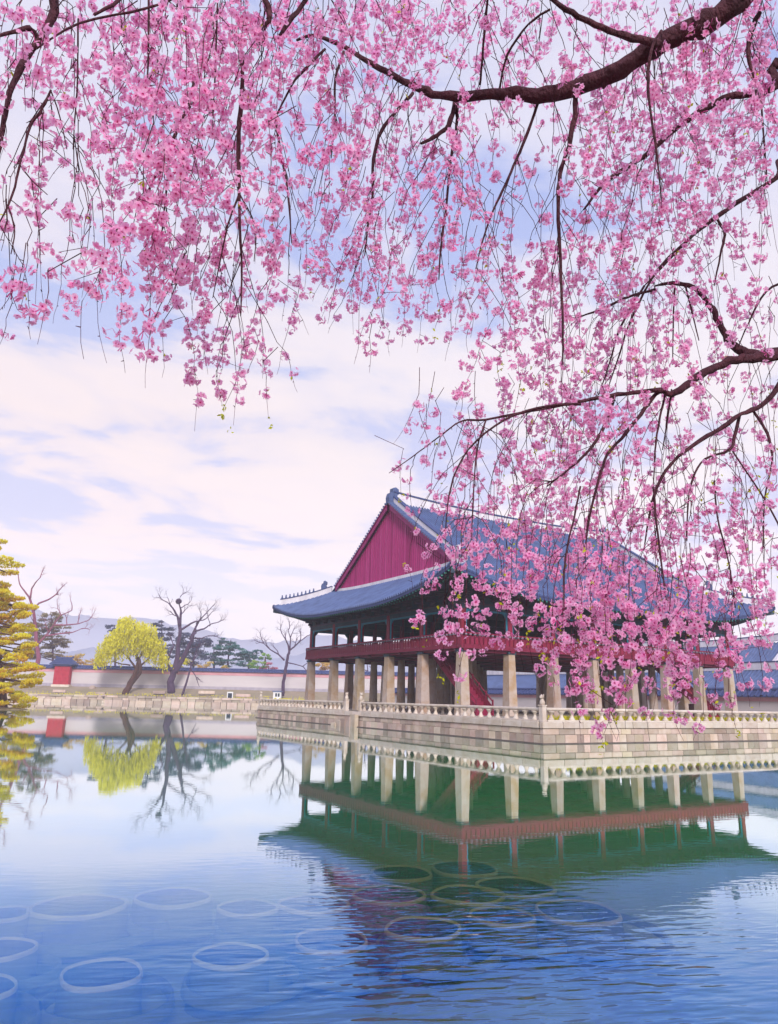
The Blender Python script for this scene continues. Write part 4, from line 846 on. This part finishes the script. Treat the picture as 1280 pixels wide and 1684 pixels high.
# ------------------------------------------------------------------ palace halls on the right, behind the pavilion
def hall(name, label, x0, x1, y0, y1, zb, ze, zr, base=None):
    """gabled hall, ridge along y; wall, pink gable, tiled roof with ribs"""
    h = thing(name, label, 'hall', ((x0+x1)/2, (y0+y1)/2, zb), 'palace halls behind the pavilion')
    b = MB(); b.box(x0, x1, y0, y1, zb, zb+(ze-zb)*.42); b.build('stone_wall', M['brick_grey'], h)
    b = MB(); b.box(x0+.05, x1-.05, y0+.05, y1-.05, zb+(ze-zb)*.42, ze); b.build('plaster_wall', M['wall_pink'], h)
    xm = (x0+x1)/2; ov = 1.3
    b = MB(); b.add([(x0, y0+.08, ze), (x1, y0+.08, ze), (xm, y0+.08, zr-.3), (x0, y1-.08, ze), (x1, y1-.08, ze), (xm, y1-.08, zr-.3)], [(0, 1, 2), (5, 4, 3), (0, 3, 4, 1)]); b.build('gable_wall', M['wall_pink'], h)
    if y1-y0 < 40:
        b = MB(); b.obox((xm, y0-.02, ze+(zr-ze)*.28), np.array([.55, 0, 0]), np.array([0, .06, 0]), 1.5)
        for k_ in range(4): b.obox((xm, y0-.1, ze+(zr-ze)*.28+.15+.35*k_), np.array([.48, 0, 0]), np.array([0, .03, 0]), .15, 1)
        b.build('gable_vent', [M['teal'], M['door_panel']], h)
    for sg in (-1, 1):
        b = MB(); xe = xm+sg*((x1-x0)/2+ov); n = int((y1-y0+2.4)/.55)
        pr_ = [(0, zr), (.35, zr-(zr-ze)*.42), (.7, zr-(zr-ze)*.76), (1, ze-.05)]
        for i in range(n):
            ya = y0-1.2+(y1-y0+2.4)*i/n; w = (y1-y0+2.4)/n; V = []
            for f_, z_ in pr_:
                for fy, hz in ((0, 0), (.25, .02), (.4, .14), (.6, .14), (.75, .02), (1, 0)): V.append((xm+(xe-xm)*f_, ya+fy*w, z_+hz))
            F = [(i_*6+j, i_*6+j+1, (i_+1)*6+j+1, (i_+1)*6+j) for i_ in range(3) for j in range(5)]
            b.add(V, F if sg < 0 else [f[::-1] for f in F]); o = len(b.v)-6; b.f.append(tuple(o+j for j in range(6))); b.m.append(1)
        V = [(xm, y0-1.2, zr-.35), (xe, y0-1.2, ze-.4), (xe, y1+1.2, ze-.4), (xm, y1+1.2, zr-.35)]; b.add(V, [(0, 1, 2, 3)], 1)
        V = [(xe, y0-1.2, ze-.4), (xe, y1+1.2, ze-.4), (xe, y1+1.2, ze-.05), (xe, y0-1.2, ze-.05)]; b.add(V, [(0, 1, 2, 3)], 1)
        b.build('roof_slope', [M['tile'], M['tile_dark']], h)
        P = [np.array([xm+(xe-xm)*f_, y0-.7, z_]) for f_, z_ in pr_]; b = MB(); b.sweep(P, .5, .05, .75); b.build('descending_ridge', M['plaster'], h)
        b = MB(); 
        for f_ in np.linspace(.02, 1, 20):
            z_ = np.interp(f_, [a for a, _ in pr_], [c for _, c in pr_]); b.tube([(xm+(xe-xm)*f_, y0-.9, z_+.1), (xm+(xe-xm)*f_, y0-1.35, z_+.04)], [.15, .15], 6)
        b.build('verge_tiles', M['tile'], h, kind='stuff')
    P = [np.array([xm, y, zr+.5*((y-(y0+y1)/2)/((y1-y0)/2))**2]) for y in np.linspace(y0-.9, y1+.9, 16)]
    b = MB(); b.sweep(P, .6, -.1, .85); rd = b.build('ridge', M['plaster'], h)
    b = MB(); b.sweep([p+np.array([0, 0, .85]) for p in P], .75, 0, .14); b.build('ridge_cap', M['tile_dark'], rd)
    b = MB(); b.obox((xm, y0-.9, zr+.5), np.array([.3, 0, 0]), np.array([0, .35, 0]), 1.2); b.build('ridge_finial', M['finial'], h)
    return h
palace_wall('palace_wall', 'palace wall with blue tiled coping running behind the right half of the pavilion', (50, -9, 0), (50, 92, 0), -.2, 2.7, .8)
hall('palace_hall', 'long low hall with a blue tiled roof behind the palace wall on the right', 54, 61, -30, 85, -.1, 3.5, 6.2)
hall('palace_hall', 'taller hall with a pink gable and white ridges at the right picture edge', 70, 82, 18, 46, -.1, 6.0, 11.2)
wb = thing('wooden_chest', 'ochre framed wooden chest beneath the far staircase of the pavilion', 'chest', (30.4, 1.0, .1))
b = MB(); b.box(29.7, 31.1, .5, 1.5, .1, 1.5); b.build('body', M['interior'], wb)
b = MB()
for x in (29.66, 31.02): b.box(x, x+.12, .44, .56, .1, 1.56)
b.box(29.78, 31.02, .44, .56, 1.44, 1.56); b.build('frame', M['wood_box'], wb)
evergreen('fresh green tree seen between the stone columns over the far palace wall', 165, [(818, 1140), (818, 1110)], [(812, 1112, 14, 10), (826, 1118, 10, 7), (806, 1124, 9, 6)], 'leaf_green', 'leafy_tree', 3, 36, group='trees behind the pavilion')
evergreen('blue green tree at the far end of the palace wall behind the columns', 180, [(730, 1140), (730, 1110)], [(730, 1108, 18, 12), (712, 1116, 12, 8)], 'pine_green', 'leafy_tree', 3, 36, group='trees behind the pavilion')

# ------------------------------------------------------------------ hills
M['hill'] = mat('hazed_hill', (.36, .39, .52), .95, .3, .02, 0, col2=(.40, .39, .45)); M['rock'] = mat('granite_crag', (.55, .5, .5), .95, .3, .05, .2)  # distance haze is put into the hill colour, paler and bluer than woodland
def hills(name, D, prof, m_, amp, depth):
    xs = np.arange(-700, 2000, 8.0); b = MB(); V = []; k_ = len(xs)
    for j, (f_, dd) in enumerate(((0, 0), (.55, .35), (1, 1), (.6, 1.6), (0, 2.2))):
        for x in xs:
            base = at(x, 842+FPX*math.tan(PITCH)+math.tan(ROLL)*(x-640), D); yt = np.interp(x, [a for a, _ in prof], [c for _, c in prof])+amp*(math.sin(x*.021)*.5+math.sin(x*.057+1)*.3+math.sin(x*.133+2)*.2+rng.normal()*.12)
            top = at(x, yt, D); h = max(5, top[2]-base[2]); p = base+np.array([CF[0], CF[1], 0])*dd*depth; V.append((p[0], p[1], h*f_+2*rng.normal()*f_*(j != 2)))
    b.add(V, [(j*k_+i, j*k_+i+1, (j+1)*k_+i+1, (j+1)*k_+i) for j in range(4) for i in range(k_-1)]); return b.build(name, m_, kind='structure', smooth=True)
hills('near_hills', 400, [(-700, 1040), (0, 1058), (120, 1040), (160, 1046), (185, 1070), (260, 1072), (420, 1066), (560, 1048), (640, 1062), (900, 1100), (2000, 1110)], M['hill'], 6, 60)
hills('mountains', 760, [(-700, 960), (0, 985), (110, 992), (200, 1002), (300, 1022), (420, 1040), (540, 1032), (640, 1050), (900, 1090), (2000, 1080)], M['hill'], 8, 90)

# ------------------------------------------------------------------ the weeping cherry over the viewer
M['cherry_bark'] = mat('cherry_bark', lin(84, 46, 58), .9, .45, 9, .8, 40, col2=lin(44, 22, 32), stretch=(1, 1, .6))
m = M['petal'] = bpy.data.materials.new('petal'); m.use_nodes = True; t = m.node_tree; bs = t.nodes['Principled BSDF']; bs.inputs['Roughness'].default_value = .6; bs.inputs['Specular IOR Level'].default_value = .15
an = t.nodes.new('ShaderNodeAttribute'); an.attribute_name = 'tone'; geo = t.nodes.new('ShaderNodeNewGeometry'); nz = t.nodes.new('ShaderNodeTexNoise'); nz.inputs['Scale'].default_value = 3.0; t.links.new(geo.outputs['Position'], nz.inputs['Vector'])
c0 = ramp(t, [(0, lin(186, 40, 112)), (.2, lin(238, 112, 188)), (.42, lin(254, 184, 231)), (1, lin(255, 216, 243))], an.outputs['Fac'])
cc = mixc(t, ramp(t, [(.35, (0,)*3), (.65, (.35,)*3)], nz.outputs[0]), c0, mixc(t, .6, c0, lin(250, 176, 222), 'MULTIPLY'))
t.links.new(cc, bs.inputs['Base Color']); tl = t.nodes.new('ShaderNodeBsdfTranslucent'); t.links.new(cc, tl.inputs[0]); ms = t.nodes.new('ShaderNodeMixShader'); ms.inputs[0].default_value = .6
t.links.new(bs.outputs[0], ms.inputs[1]); t.links.new(tl.outputs[0], ms.inputs[2]); t.links.new(ms.outputs[0], t.nodes['Material Output'].inputs[0])
M['young_leaf'] = mat('young_leaf', lin(196, 200, 40), .6, .3, 8, 0, transl=.4, col2=lin(150, 150, 30))
root = fwd(3.0, 4.6, -.4)
ch = thing('weeping_cherry_tree', 'pink blossoming weeping cherry hanging its branches over the pond in front', 'tree', root)
b = MB(); crown_top = fwd(2.6, 4.0, 6.2)
TR = [fwd(3.0, 4.6, -.6), fwd(3.0, 4.6, .2), fwd(2.9, 4.5, 1.6), fwd(2.75, 4.25, 3.4), fwd(2.6, 4.0, 5.0), crown_top]
b.tube(TR, [.42, .30, .25, .22, .18, .12], 12); b.build('trunk', M['cherry_bark'], ch, smooth=True)
LIMBS = [
 ([(1330,-70),(1215,0),(1150,40),(1075,80),(1020,112),(960,138),(900,156),(830,154),(740,158),(690,146),(640,120),(580,85),(520,58),(488,66)], [54,50,47,42,38,36,34,24,21,17,13,10,7,4], 3.6, 4.3, TR[4]),
 ([(1085,72),(1040,62),(990,46),(950,26),(915,4),(890,-24)], [18,17,14,12,10,8], 3.7, 3.5, None),
 ([(1330,112),(1280,140),(1240,156),(1200,158),(1150,186),(1110,212),(1060,256),(1000,296),(960,345)], [22,19,16,14,14,12,11,7,3], 4.4, 4.8, TR[3]),
 ([(1340,256),(1280,292),(1215,332),(1180,356),(1140,386),(1100,428),(1060,470)], [11,9,8,8,6,4,2], 5.0, 5.0, TR[3]),
 ([(1380,592),(1280,580),(1240,582),(1205,570),(1190,545),(1175,515),(1160,492),(1140,472),(1105,465),(1078,470)], [28,25,22,18,16,14,12,10,7,3], 5.0, 5.3, TR[2]),
 ([(1330,585),(1285,584),(1240,588),(1200,595),(1160,612),(1130,632),(1105,648),(1085,642),(1040,646),(990,653),(930,665),(870,676),(800,690),(760,692),(720,720),(680,750),(640,778)], [28,26,22,20,18,17,14,9,8,7,6,5,4,3,2.4,2,1.2], 4.6, 3.9, None),
 ([(1108,650),(1085,645),(1060,672),(1030,712),(1000,747),(985,790),(970,850),(960,930)], [10,8,7,6,5,5,4,2], 4.4, 4.0, None),
 ([(1300,600),(1278,640),(1255,666),(1220,680),(1190,702),(1140,732),(1110,757),(1085,792),(1070,840),(1060,900)], [16,13,11,10,8,7,6,5,4,2], 4.7, 4.2, None),
 ([(1216,684),(1208,720),(1200,740),(1160,755),(1140,786),(1132,830),(1130,890)], [6,6,5,4,3.5,3,2], 4.6, 4.2, None),
 ([(1205,742),(1280,860),(1300,960)], [3,3,2], 4.5, 4.2, None), ([(1240,676),(1262,712),(1270,760),(1258,820),(1256,900)], [5,5,4,3,2], 4.6, 4.2, None),
 ([(1010,652),(995,700),(968,742),(935,772),(900,800)], [7,6,5,4,2], 4.3, 4.0, None), ([(1095,648),(1085,690),(1078,740),(1075,800)], [4,4,3,2], 4.4, 4.2, None), ([(1105,640),(1098,690),(1090,740)], [3,3,2], 4.4, 4.4, None),
 ([(955,665),(900,668),(830,690),(770,740),(742,800),(735,850)], [5,5,4,3.5,3,1.5], 4.1, 3.7, None),
 ([(800,690),(785,740),(778,830),(776,900)], [3,3,2.4,1.4], 4.0, 3.6, None),
 ([(700,-170),(130,-70),(92,18),(75,50),(45,92),(20,140),(8,190),(0,240),(-20,310)], [30,22,18,17,15,13,11,10,7], 3.0, 2.7, None),
 ([(1500,-300),(1100,-300),(700,-170),(440,-60)], [40,36,30,18], 3.4, 3.0, TR[5]),
 ([(60,60),(48,46),(30,50),(-10,62)], [9,9,8,5], 2.7, 2.6, None), ([(84,148),(70,178),(50,208),(35,262),(20,322),(-6,375)], [4,5,5,4,4,2], 2.8, 2.7, None),
 ([(84,150),(98,190),(110,245)], [3,2.6,1.6], 2.8, 2.7, None), ([(30,268),(52,296),(78,320)], [3,2.4,1.6], 2.7, 2.7, None), ([(14,340),(24,380),(18,418)], [3,2.4,1.6], 2.7, 2.7, None),
 ([(210,-40),(195,0),(155,24)], [9,8,5], 2.9, 2.8, None), ([(300,-10),(240,14),(130,38),(60,80)], [5,4,4,3], 2.8, 2.7, None), ([(128,30),(128,120),(124,180),(120,245)], [3.4,3,2.6,1.6], 2.8, 2.7, None),
 ([(320,130),(310,175),(285,226),(265,266),(245,310),(215,345)], [7,7,6,5,4,2], 3.0, 2.9, None), ([(282,232),(276,290),(270,350),(262,420)], [4,4,3,1.6], 3.0, 3.0, None),
 ([(400,90),(398,170),(392,230),(394,300),(395,380),(398,440),(396,520)], [5,9,8,6,5,4,1.8], 3.1, 3.1, None), ([(394,318),(375,370),(362,430),(350,490)], [4,3.4,2.6,1.4], 3.1, 3.1, None), ([(394,318),(420,372),(418,430)], [3,2.6,1.4], 3.1, 3.1, None),
 ([(245,-20),(244,90),(240,170)], [4,4,2], 2.9, 2.9, None), ([(358,0),(354,120),(350,190)], [3.4,3,2], 3.0, 3.0, None), ([(452,186),(462,250),(474,320),(480,400)], [5,4.4,4,1.6], 3.3, 3.3, None),
 ([(510,-10),(482,28),(460,58)], [10,9,5], 3.2, 3.1, None), ([(432,-20),(440,8),(444,30),(434,44)], [8,13,9,3], 3.0, 3.0, None), ([(535,80),(505,110),(480,140),(450,200)], [5,5,4,3], 3.6, 3.4, None),
 ([(566,84),(552,130),(551,190),(545,260)], [5,4.4,4,1.6], 4.0, 4.0, None), ([(680,152),(655,180),(628,214),(615,262),(613,322),(606,365),(600,420)], [6,6,6,6,5,4,2], 4.2, 4.0, None),
 ([(748,168),(738,205),(712,226),(692,236)], [10,9,7,4], 4.1, 4.0, None), ([(752,170),(752,205),(742,260),(735,330),(725,410),(722,460)], [6,6,5,4.4,3.6,1.8], 4.1, 4.1, None),
 ([(886,166),(870,212),(850,262),(832,302),(812,345),(795,392),(782,445)], [5,6,5,4.4,4,3,1.8], 4.0, 4.0, None), ([(945,155),(946,190),(935,240),(922,286),(918,342),(922,430),(926,530),(925,600)], [11,9,8,7,6.5,5.5,4,2], 3.9, 3.8, None),
 ([(790,140),(795,80),(800,20),(805,-20)], [4,4,4,4], 3.9, 3.6, None), ([(822,145),(835,90),(870,40),(905,15)], [4,4,4,4], 3.9, 3.6, None), ([(1250,20),(1236,50),(1232,90),(1240,128)], [8,9,7,3], 3.8, 3.8, None),
 ([(1088,50),(1072,80),(1066,120),(1068,170),(1080,250),(1086,300)], [5,6,6,5,4,2], 3.3, 3.3, None), ([(1180,360),(1192,385),(1185,420),(1175,470)], [5,5,4,2], 5.0, 5.0, None), ([(1252,170),(1258,240),(1262,300)], [4,3.4,1.6], 4.5, 4.5, None),
 ([(1140,386),(1085,440),(1040,520),(1020,580),(1000,640)], [4,4,4,3,1.6], 5.0, 4.6, None), ([(1110,472),(1108,520),(1106,600)], [4,3,1.6], 5.1, 5.0, None), ([(1078,476),(1030,490),(985,510),(950,522)], [5,5,4,2], 5.2, 5.2, None),
 ([(1060,470),(1020,540),(1002,600),(985,650)], [4,4,3,1.6], 5.0, 4.8, None), ([(1128,470),(1140,520),(1150,560)], [3.4,3,1.6], 5.1, 5.0, None), ([(1300,460),(1260,480),(1232,530),(1215,570)], [5,4,3,2], 5.0, 5.0, None),
 ([(955,800),(945,850),(930,920),(928,1010)], [4,3.4,3,1.6], 3.7, 3.5, None), ([(1075,800),(1080,860),(1090,940),(1100,1010)], [4,4,3,1.6], 3.9, 3.6, None), ([(1175,790),(1180,850),(1200,930),(1210,1000)], [3.4,3,2.6,1.6], 4.2, 4.0, None)]
LP = []
for pts, ws, d0, d1, anchor in LIMBS:
    k_ = len(pts); P, R_ = [], []
    for i, (x, y) in enumerate(pts):
        D = d0+(d1-d0)*i/(k_-1); P.append(at(x, y, D)); R_.append(ws[i]*(.74 if ws[i] > 9 else .95)/2/FPX*D)
    if anchor is not None: P.insert(0, anchor); R_.insert(0, max(R_[0]*1.15, .06))
    # smooth (Catmull-Rom) with a little knobbiness
    Q, S = [], []
    for i in range(len(P)-1):
        a_, b_, c_, d_ = P[max(i-1, 0)], P[i], P[i+1], P[min(i+2, len(P)-1)]
        for j in range(4):
            f_ = j/4; q = .5*((2*b_)+(c_-a_)*f_+(2*a_-5*b_+4*c_-d_)*f_*f_+(3*b_-a_-3*c_+d_)*f_**3)
            r_ = R_[i]*(1-f_)+R_[i+1]*f_; r_ *= (1+random.gauss(0, .07)); Q.append(q+rng.normal(size=3)*r_*.16); S.append(r_)
    Q.append(P[-1]); S.append(R_[-1])
    b = MB(); nn = 10 if max(ws) > 20 else 7 if max(ws) > 6 else 5; b.tube(Q, S, nn)
    if max(ws) > 12:   # knots and snags
        for _ in range(6):
            i = random.randrange(3, len(Q)-2); v = rng.normal(size=3); v /= np.linalg.norm(v); b.tube([Q[i], Q[i]+v*S[i]*1.15, Q[i]+v*S[i]*1.5], [S[i]*.6, S[i]*.38, S[i]*.12], 6)
    b.build('branch', M['cherry_bark'], ch, smooth=True)
    LP.append((np.array(Q), np.array(S)))
# how thickly the blossom hangs, cell by cell (64 px)
DM = """76899998777655343456
66899998546444445787
55699997444342477777
22799974554541378766
22579854665630255765
22688865565521156653
10588645665555565423
60466653465346654432
00024641032246655442
00000640000033565432
00000100001234775332
00000000001456764333
00000000001345765434
00000000000556655444
00000000000446676454
00000000000434788765
00000000000322668732
00000000000000343532
00000000000000020100""".split()
DM = np.array([[int(c) for c in r] for r in DM], float)
def dens_at(x, y):
    gx, gy = x/64-.5, y/64-.5; i0, j0 = int(math.floor(gx)), int(math.floor(gy)); fx, fy = gx-i0, gy-j0
    g = lambda j, i: DM[min(max(j, 0), DM.shape[0]-1), min(max(i, 0), 19)]
    return (g(j0, i0)*(1-fx)+g(j0, i0+1)*fx)*(1-fy)+(g(j0+1, i0)*(1-fx)+g(j0+1, i0+1)*fx)*fy
def depth_at(x, y):
    return float(np.interp(x, [0, 300, 480, 640, 900, 1280], [2.7, 2.9, 3.5, 4.1, 4.2, 4.3]) + np.interp(y, [0, 300, 600, 800, 950, 1100], [0, .1, .5, .2, -.5, -.8])*(1 if x > 500 else .5))
# flowers: five folded petals round a dark eye
def flower(R_, c, nrm, V, F, T, rs):
    nrm = nrm/np.linalg.norm(nrm); a = np.cross(nrm, [.3, .8, .52]); a /= np.linalg.norm(a); bb = np.cross(nrm, a); cup = rs.uniform(.15, .65); ph = rs.uniform(0, 6.28)
    for k_ in range(5):
        an_ = ph+k_*1.2566+rs.normal()*.08; d = math.cos(an_)*a+math.sin(an_)*bb; s_ = np.cross(nrm, d); L = R_*rs.uniform(.88, 1.1); w = R_*.50
        o = len(V); lift = nrm*cup*L
        V += [c+d*L*.10, c+d*L*.58+s_*w*.86+lift*.50, c+d*L*.98+s_*w*.34+lift*.95, c+d*L*.86+lift*.75, c+d*L*.98-s_*w*.34+lift*.95, c+d*L*.58-s_*w*.86+lift*.50]
        T += [.18, .72, 1.0, .85, 1.0, .72]; F += [(o, o+1, o+2, o+3), (o, o+3, o+4, o+5)]
    o = len(V); q = c+nrm*R_*.16
    V += [q+R_*.24*(math.cos(an_)*a+math.sin(an_)*bb) for an_ in (0, 1.57, 3.14, 4.71)]; T += [0.0]*4; F.append((o, o+1, o+2, o+3))
PROTO = []
for s_ in range(10):
    rs = np.random.default_rng(100+s_); V, F, T = [], [], []; nfl = int(rs.integers(5, 9))
    for i in range(nfl):
        v = rs.normal(size=3); v[2] = v[2]*.7-.45; v /= np.linalg.norm(v); flower(.0175*rs.uniform(.85, 1.15), v*.030*rs.uniform(.7, 1.25), v, V, F, T, rs)
    for i in range(3):   # pedicels and a closed bud
        v = rs.normal(size=3); v[2] = -abs(v[2]); v /= np.linalg.norm(v); o = len(V); e_ = v*.034; sd = np.cross(v, [0.2, 1, .1])*.0014; V += [sd, -sd, e_-sd*1.8, e_+sd*1.8]; T += [.05, .05, .25, .25]; F.append((o, o+1, o+2, o+3))
    PROTO.append((np.array(V), F, np.array(T)))
def tone_mesh(name, V, F, T):
    me = bpy.data.meshes.new(name); me.from_pydata(V.tolist() if hasattr(V, 'tolist') else V, [], F); a_ = me.attributes.new('tone', 'FLOAT', 'POINT'); a_.data.foreach_set('value', np.asarray(T, np.float32)); me.materials.append(M['petal']); me.update(); return me
PM = [tone_mesh('blossom_cluster', *p_) for p_ in PROTO]
# strands: pick where blossom is still missing, hang a twig there and bead it with clusters
CELL = 32; GX_, GY_ = 1280//CELL, 1216//CELL; need = np.zeros((GY_, GX_))
for j in range(GY_):
    for i in range(GX_):
        x, y = (i+.5)*CELL, (j+.5)*CELL; c_ = min(dens_at(x, y)/10*1.02, .94); c_ = 0 if c_ < .06 else c_; sz = .050*FPX/depth_at(x, y)
        need[j, i] = -math.log(1-c_)*CELL*CELL/(sz*sz*.62)*(.62 if x > 500 else .41 if y < 380 else .62)*(1.45 if (y > 840 and x > 690) else 1)
CL = []; TW = MB(); LV = []; tries = 0
SEG = np.concatenate([np.concatenate([a[:-1]+(a[1:]-a[:-1])*f_ for f_ in (0, .2, .4, .6, .8)]) for a, _ in LP])
SEGPX, SEGD = pix(SEG)
def twig_to_limb(p):
    """the spot on a branch above p from which its twig hangs, if one is close"""
    px_, w = pix(p); dx = np.abs(SEGPX[:, 0]-px_[0]); dy = px_[1]-SEGPX[:, 1]
    ok = np.where((dy > 12) & (dy < 190) & (dx < .55*dy+6) & (np.abs(SEGD-w) < .9))[0]
    return SEG[random.choice(ok)] if len(ok) and random.random() < .6 else None
while tries < 5200 and need.max() > .45:
    tries += 1; wgt = np.maximum(need, 0)**1.5; wgt = wgt.ravel()/wgt.sum(); cidx = rng.choice(len(wgt), p=wgt); j, i = divmod(int(cidx), GX_)
    x, y = (i+random.random())*CELL, (j+random.random())*CELL-10; D = depth_at(x, y)*random.uniform(.86, 1.18); p = at(x, y, D)
    d = np.array([0, 0, -1.0])+CR*random.gauss(-.12 if x > 520 else .0, .28)+np.array([CF[0], CF[1], 0])*random.gauss(0, .15); d /= np.linalg.norm(d)
    up_ = twig_to_limb(p); P = []
    if up_ is not None:
        l_ = np.linalg.norm(p-up_); side = np.array([p[0]-up_[0], p[1]-up_[1], 0])
        P += [up_]+[up_+side*math.sin(f_*1.57)**.8+np.array([0, 0, (p[2]-up_[2])*f_**1.35])+rng.normal(size=3)*.010*l_**.5 for f_ in (.2, .4, .6, .8)]
    else:
        P += [p+np.array([0, 0, .16])+CR*random.gauss(0, .05), p+np.array([0, 0, .08])+CR*random.gauss(0, .02)]
    P.append(p); miss = 0; step = .042
    for k_ in range(random.randint(3, 22)):
        px_, w = pix(p); ii, jj = int(px_[0]//CELL), int(px_[1]//CELL)
        ok = 0 <= ii < GX_ and 0 <= jj < GY_
        if ok and need[jj, ii] > .15 and random.random() < .86:
            need[jj, ii] -= 1; off = rng.normal(size=3)*.017; CL.append((p+off, D)); miss = 0
            if random.random() < (.30 if (y > 620) else .10): LV.append((p+rng.normal(size=3)*.015, d.copy()))
            if random.random() < .3:   # a short spur to the side with one more cluster
                q = p+np.array([random.gauss(0, .05), random.gauss(0, .05), -abs(random.gauss(0, .03))]); pq, _ = pix(q); i2, j2 = int(pq[0]//CELL), int(pq[1]//CELL)
                if 0 <= i2 < GX_ and 0 <= j2 < GY_ and need[j2, i2] > .1: need[j2, i2] -= 1; CL.append((q, D)); TW.tube([p, q], [.0016, .0011], 3, cap=False)
        else: miss += 1
        if miss > 2 or not ok: break
        d = d+rng.normal(size=3)*.11; d[2] -= .12; d /= np.linalg.norm(d); p = p+d*step*random.uniform(.75, 1.3); P.append(p)
    if len(P) > 3 and random.random() < .2 and y > 500: LV += [(p+rng.normal(size=3)*.01-[0, 0, .02*q_], d.copy()) for q_ in range(3)]
    n = len(P); TW.tube(P, [.0021-.0013*q_/(n-1) for q_ in range(n)], 4, cap=False)
    # knobs along the twig
    for q_ in P[1:-1:3]:
        v = rng.normal(size=3)*.008; TW.tube([q_, q_+v], [.0026, .0012], 3, cap=False)
# bare fine strands between the blossom
for (px0, py0, n_) in [(560, 100, 6), (800, 180, 6), (1050, 300, 8), (1150, 700, 12), (950, 720, 6), (330, 250, 6)]:
    for _ in range(n_):
        x, y = random.gauss(px0, 90), random.gauss(py0, 90)
        if dens_at(x, y) < 2.0: continue
        p = at(x, y, depth_at(x, y)*random.uniform(.95, 1.2)); P = [p]; d = np.array([0, 0, -1.0])+CR*random.gauss(-.15, .3)
        for k_ in range(random.randint(5, 13)):
            d = d+rng.normal(size=3)*.10; d[2] -= .08; d /= np.linalg.norm(d); p = p+d*.06; P.append(p)
            q, _ = pix(p)
            if dens_at(*q) < 1.2: break
        TW.tube(P, [.0024-.0016*q_/(len(P)-1) for q_ in range(len(P))], 4, cap=False)
TW.build('twigs', M['cherry_bark'], ch, kind='stuff')
CL.sort(key=lambda c_: c_[1]+random.gauss(0, .25)); big, rest = CL[:300], CL[300:]
def rotm(): 
    a_ = random.uniform(0, 6.28); tx, ty = random.gauss(0, .35), random.gauss(0, .35)
    return (Matrix.Rotation(a_, 3, 'Z') @ Matrix.Rotation(tx, 3, 'X') @ Matrix.Rotation(ty, 3, 'Y'))
for p, D in big:
    o = put('blossom_cluster', random.choice(PM), ch, loc=p); o.rotation_euler = rotm().to_euler(); s_ = random.uniform(.72, 1.12); o.scale = (s_,)*3
VV, FF, TT = [], [], []; o_ = 0
for p, D in rest:
    V, F, T = random.choice(PROTO); Rm = np.array(rotm())*random.uniform(.68, 1.12); VV.append(V@Rm.T+p); FF.append((F, o_)); TT.append(np.clip(T+random.gauss(0, .06), 0, 1)); o_ += len(V)
V = np.concatenate(VV); loops = np.concatenate([np.array(F, dtype=np.int32).ravel()+o for F, o in FF]); nf = len(loops)//4
me = bpy.data.meshes.new('blossoms'); me.vertices.add(len(V)); me.vertices.foreach_set('co', V.ravel().astype(np.float32)); me.loops.add(len(loops)); me.loops.foreach_set('vertex_index', loops)
me.polygons.add(nf); me.polygons.foreach_set('loop_start', np.arange(0, 4*nf, 4, dtype=np.int32)); me.polygons.foreach_set('loop_total', np.full(nf, 4, dtype=np.int32))
a_ = me.attributes.new('tone', 'FLOAT', 'POINT'); a_.data.foreach_set('value', np.concatenate(TT).astype(np.float32)); me.materials.append(M['petal']); me.update(); me.validate(); put('blossoms', me, ch, kind='stuff')
b = MB()
for p, d in LV:
    for _ in range(random.randint(1, 3)):
        v = d*.3+rng.normal(size=3)*.6; v[2] -= .25; v /= np.linalg.norm(v); L = random.uniform(.014, .028); s_ = np.cross(v, rng.normal(size=3)); s_ /= np.linalg.norm(s_); w = L*.26
        b.add([p, p+v*L*.5+s_*w, p+v*L, p+v*L*.5-s_*w], [(0, 1, 2, 3)])
b.build('young_leaves', M['young_leaf'], ch, kind='stuff')
print('CHERRY clusters', len(CL), 'tries', tries, 'twig faces', len(TW.f), 'need', need.clip(0).sum())

# ------------------------------------------------------------------ air
hz = bpy.data.materials.new('haze'); hz.use_nodes = True; t = hz.node_tree; t.nodes.clear()
pv = t.nodes.new('ShaderNodeVolumePrincipled'); pv.inputs['Color'].default_value = (.93, .90, .97, 1); pv.inputs['Density'].default_value = .0007; pv.inputs['Anisotropy'].default_value = .1
om = t.nodes.new('ShaderNodeOutputMaterial'); t.links.new(pv.outputs[0], om.inputs['Volume'])
b = MB(); b.box(-830, 1460, -830, 1420, -3.4, 128); b.build('haze', hz, kind='stuff')
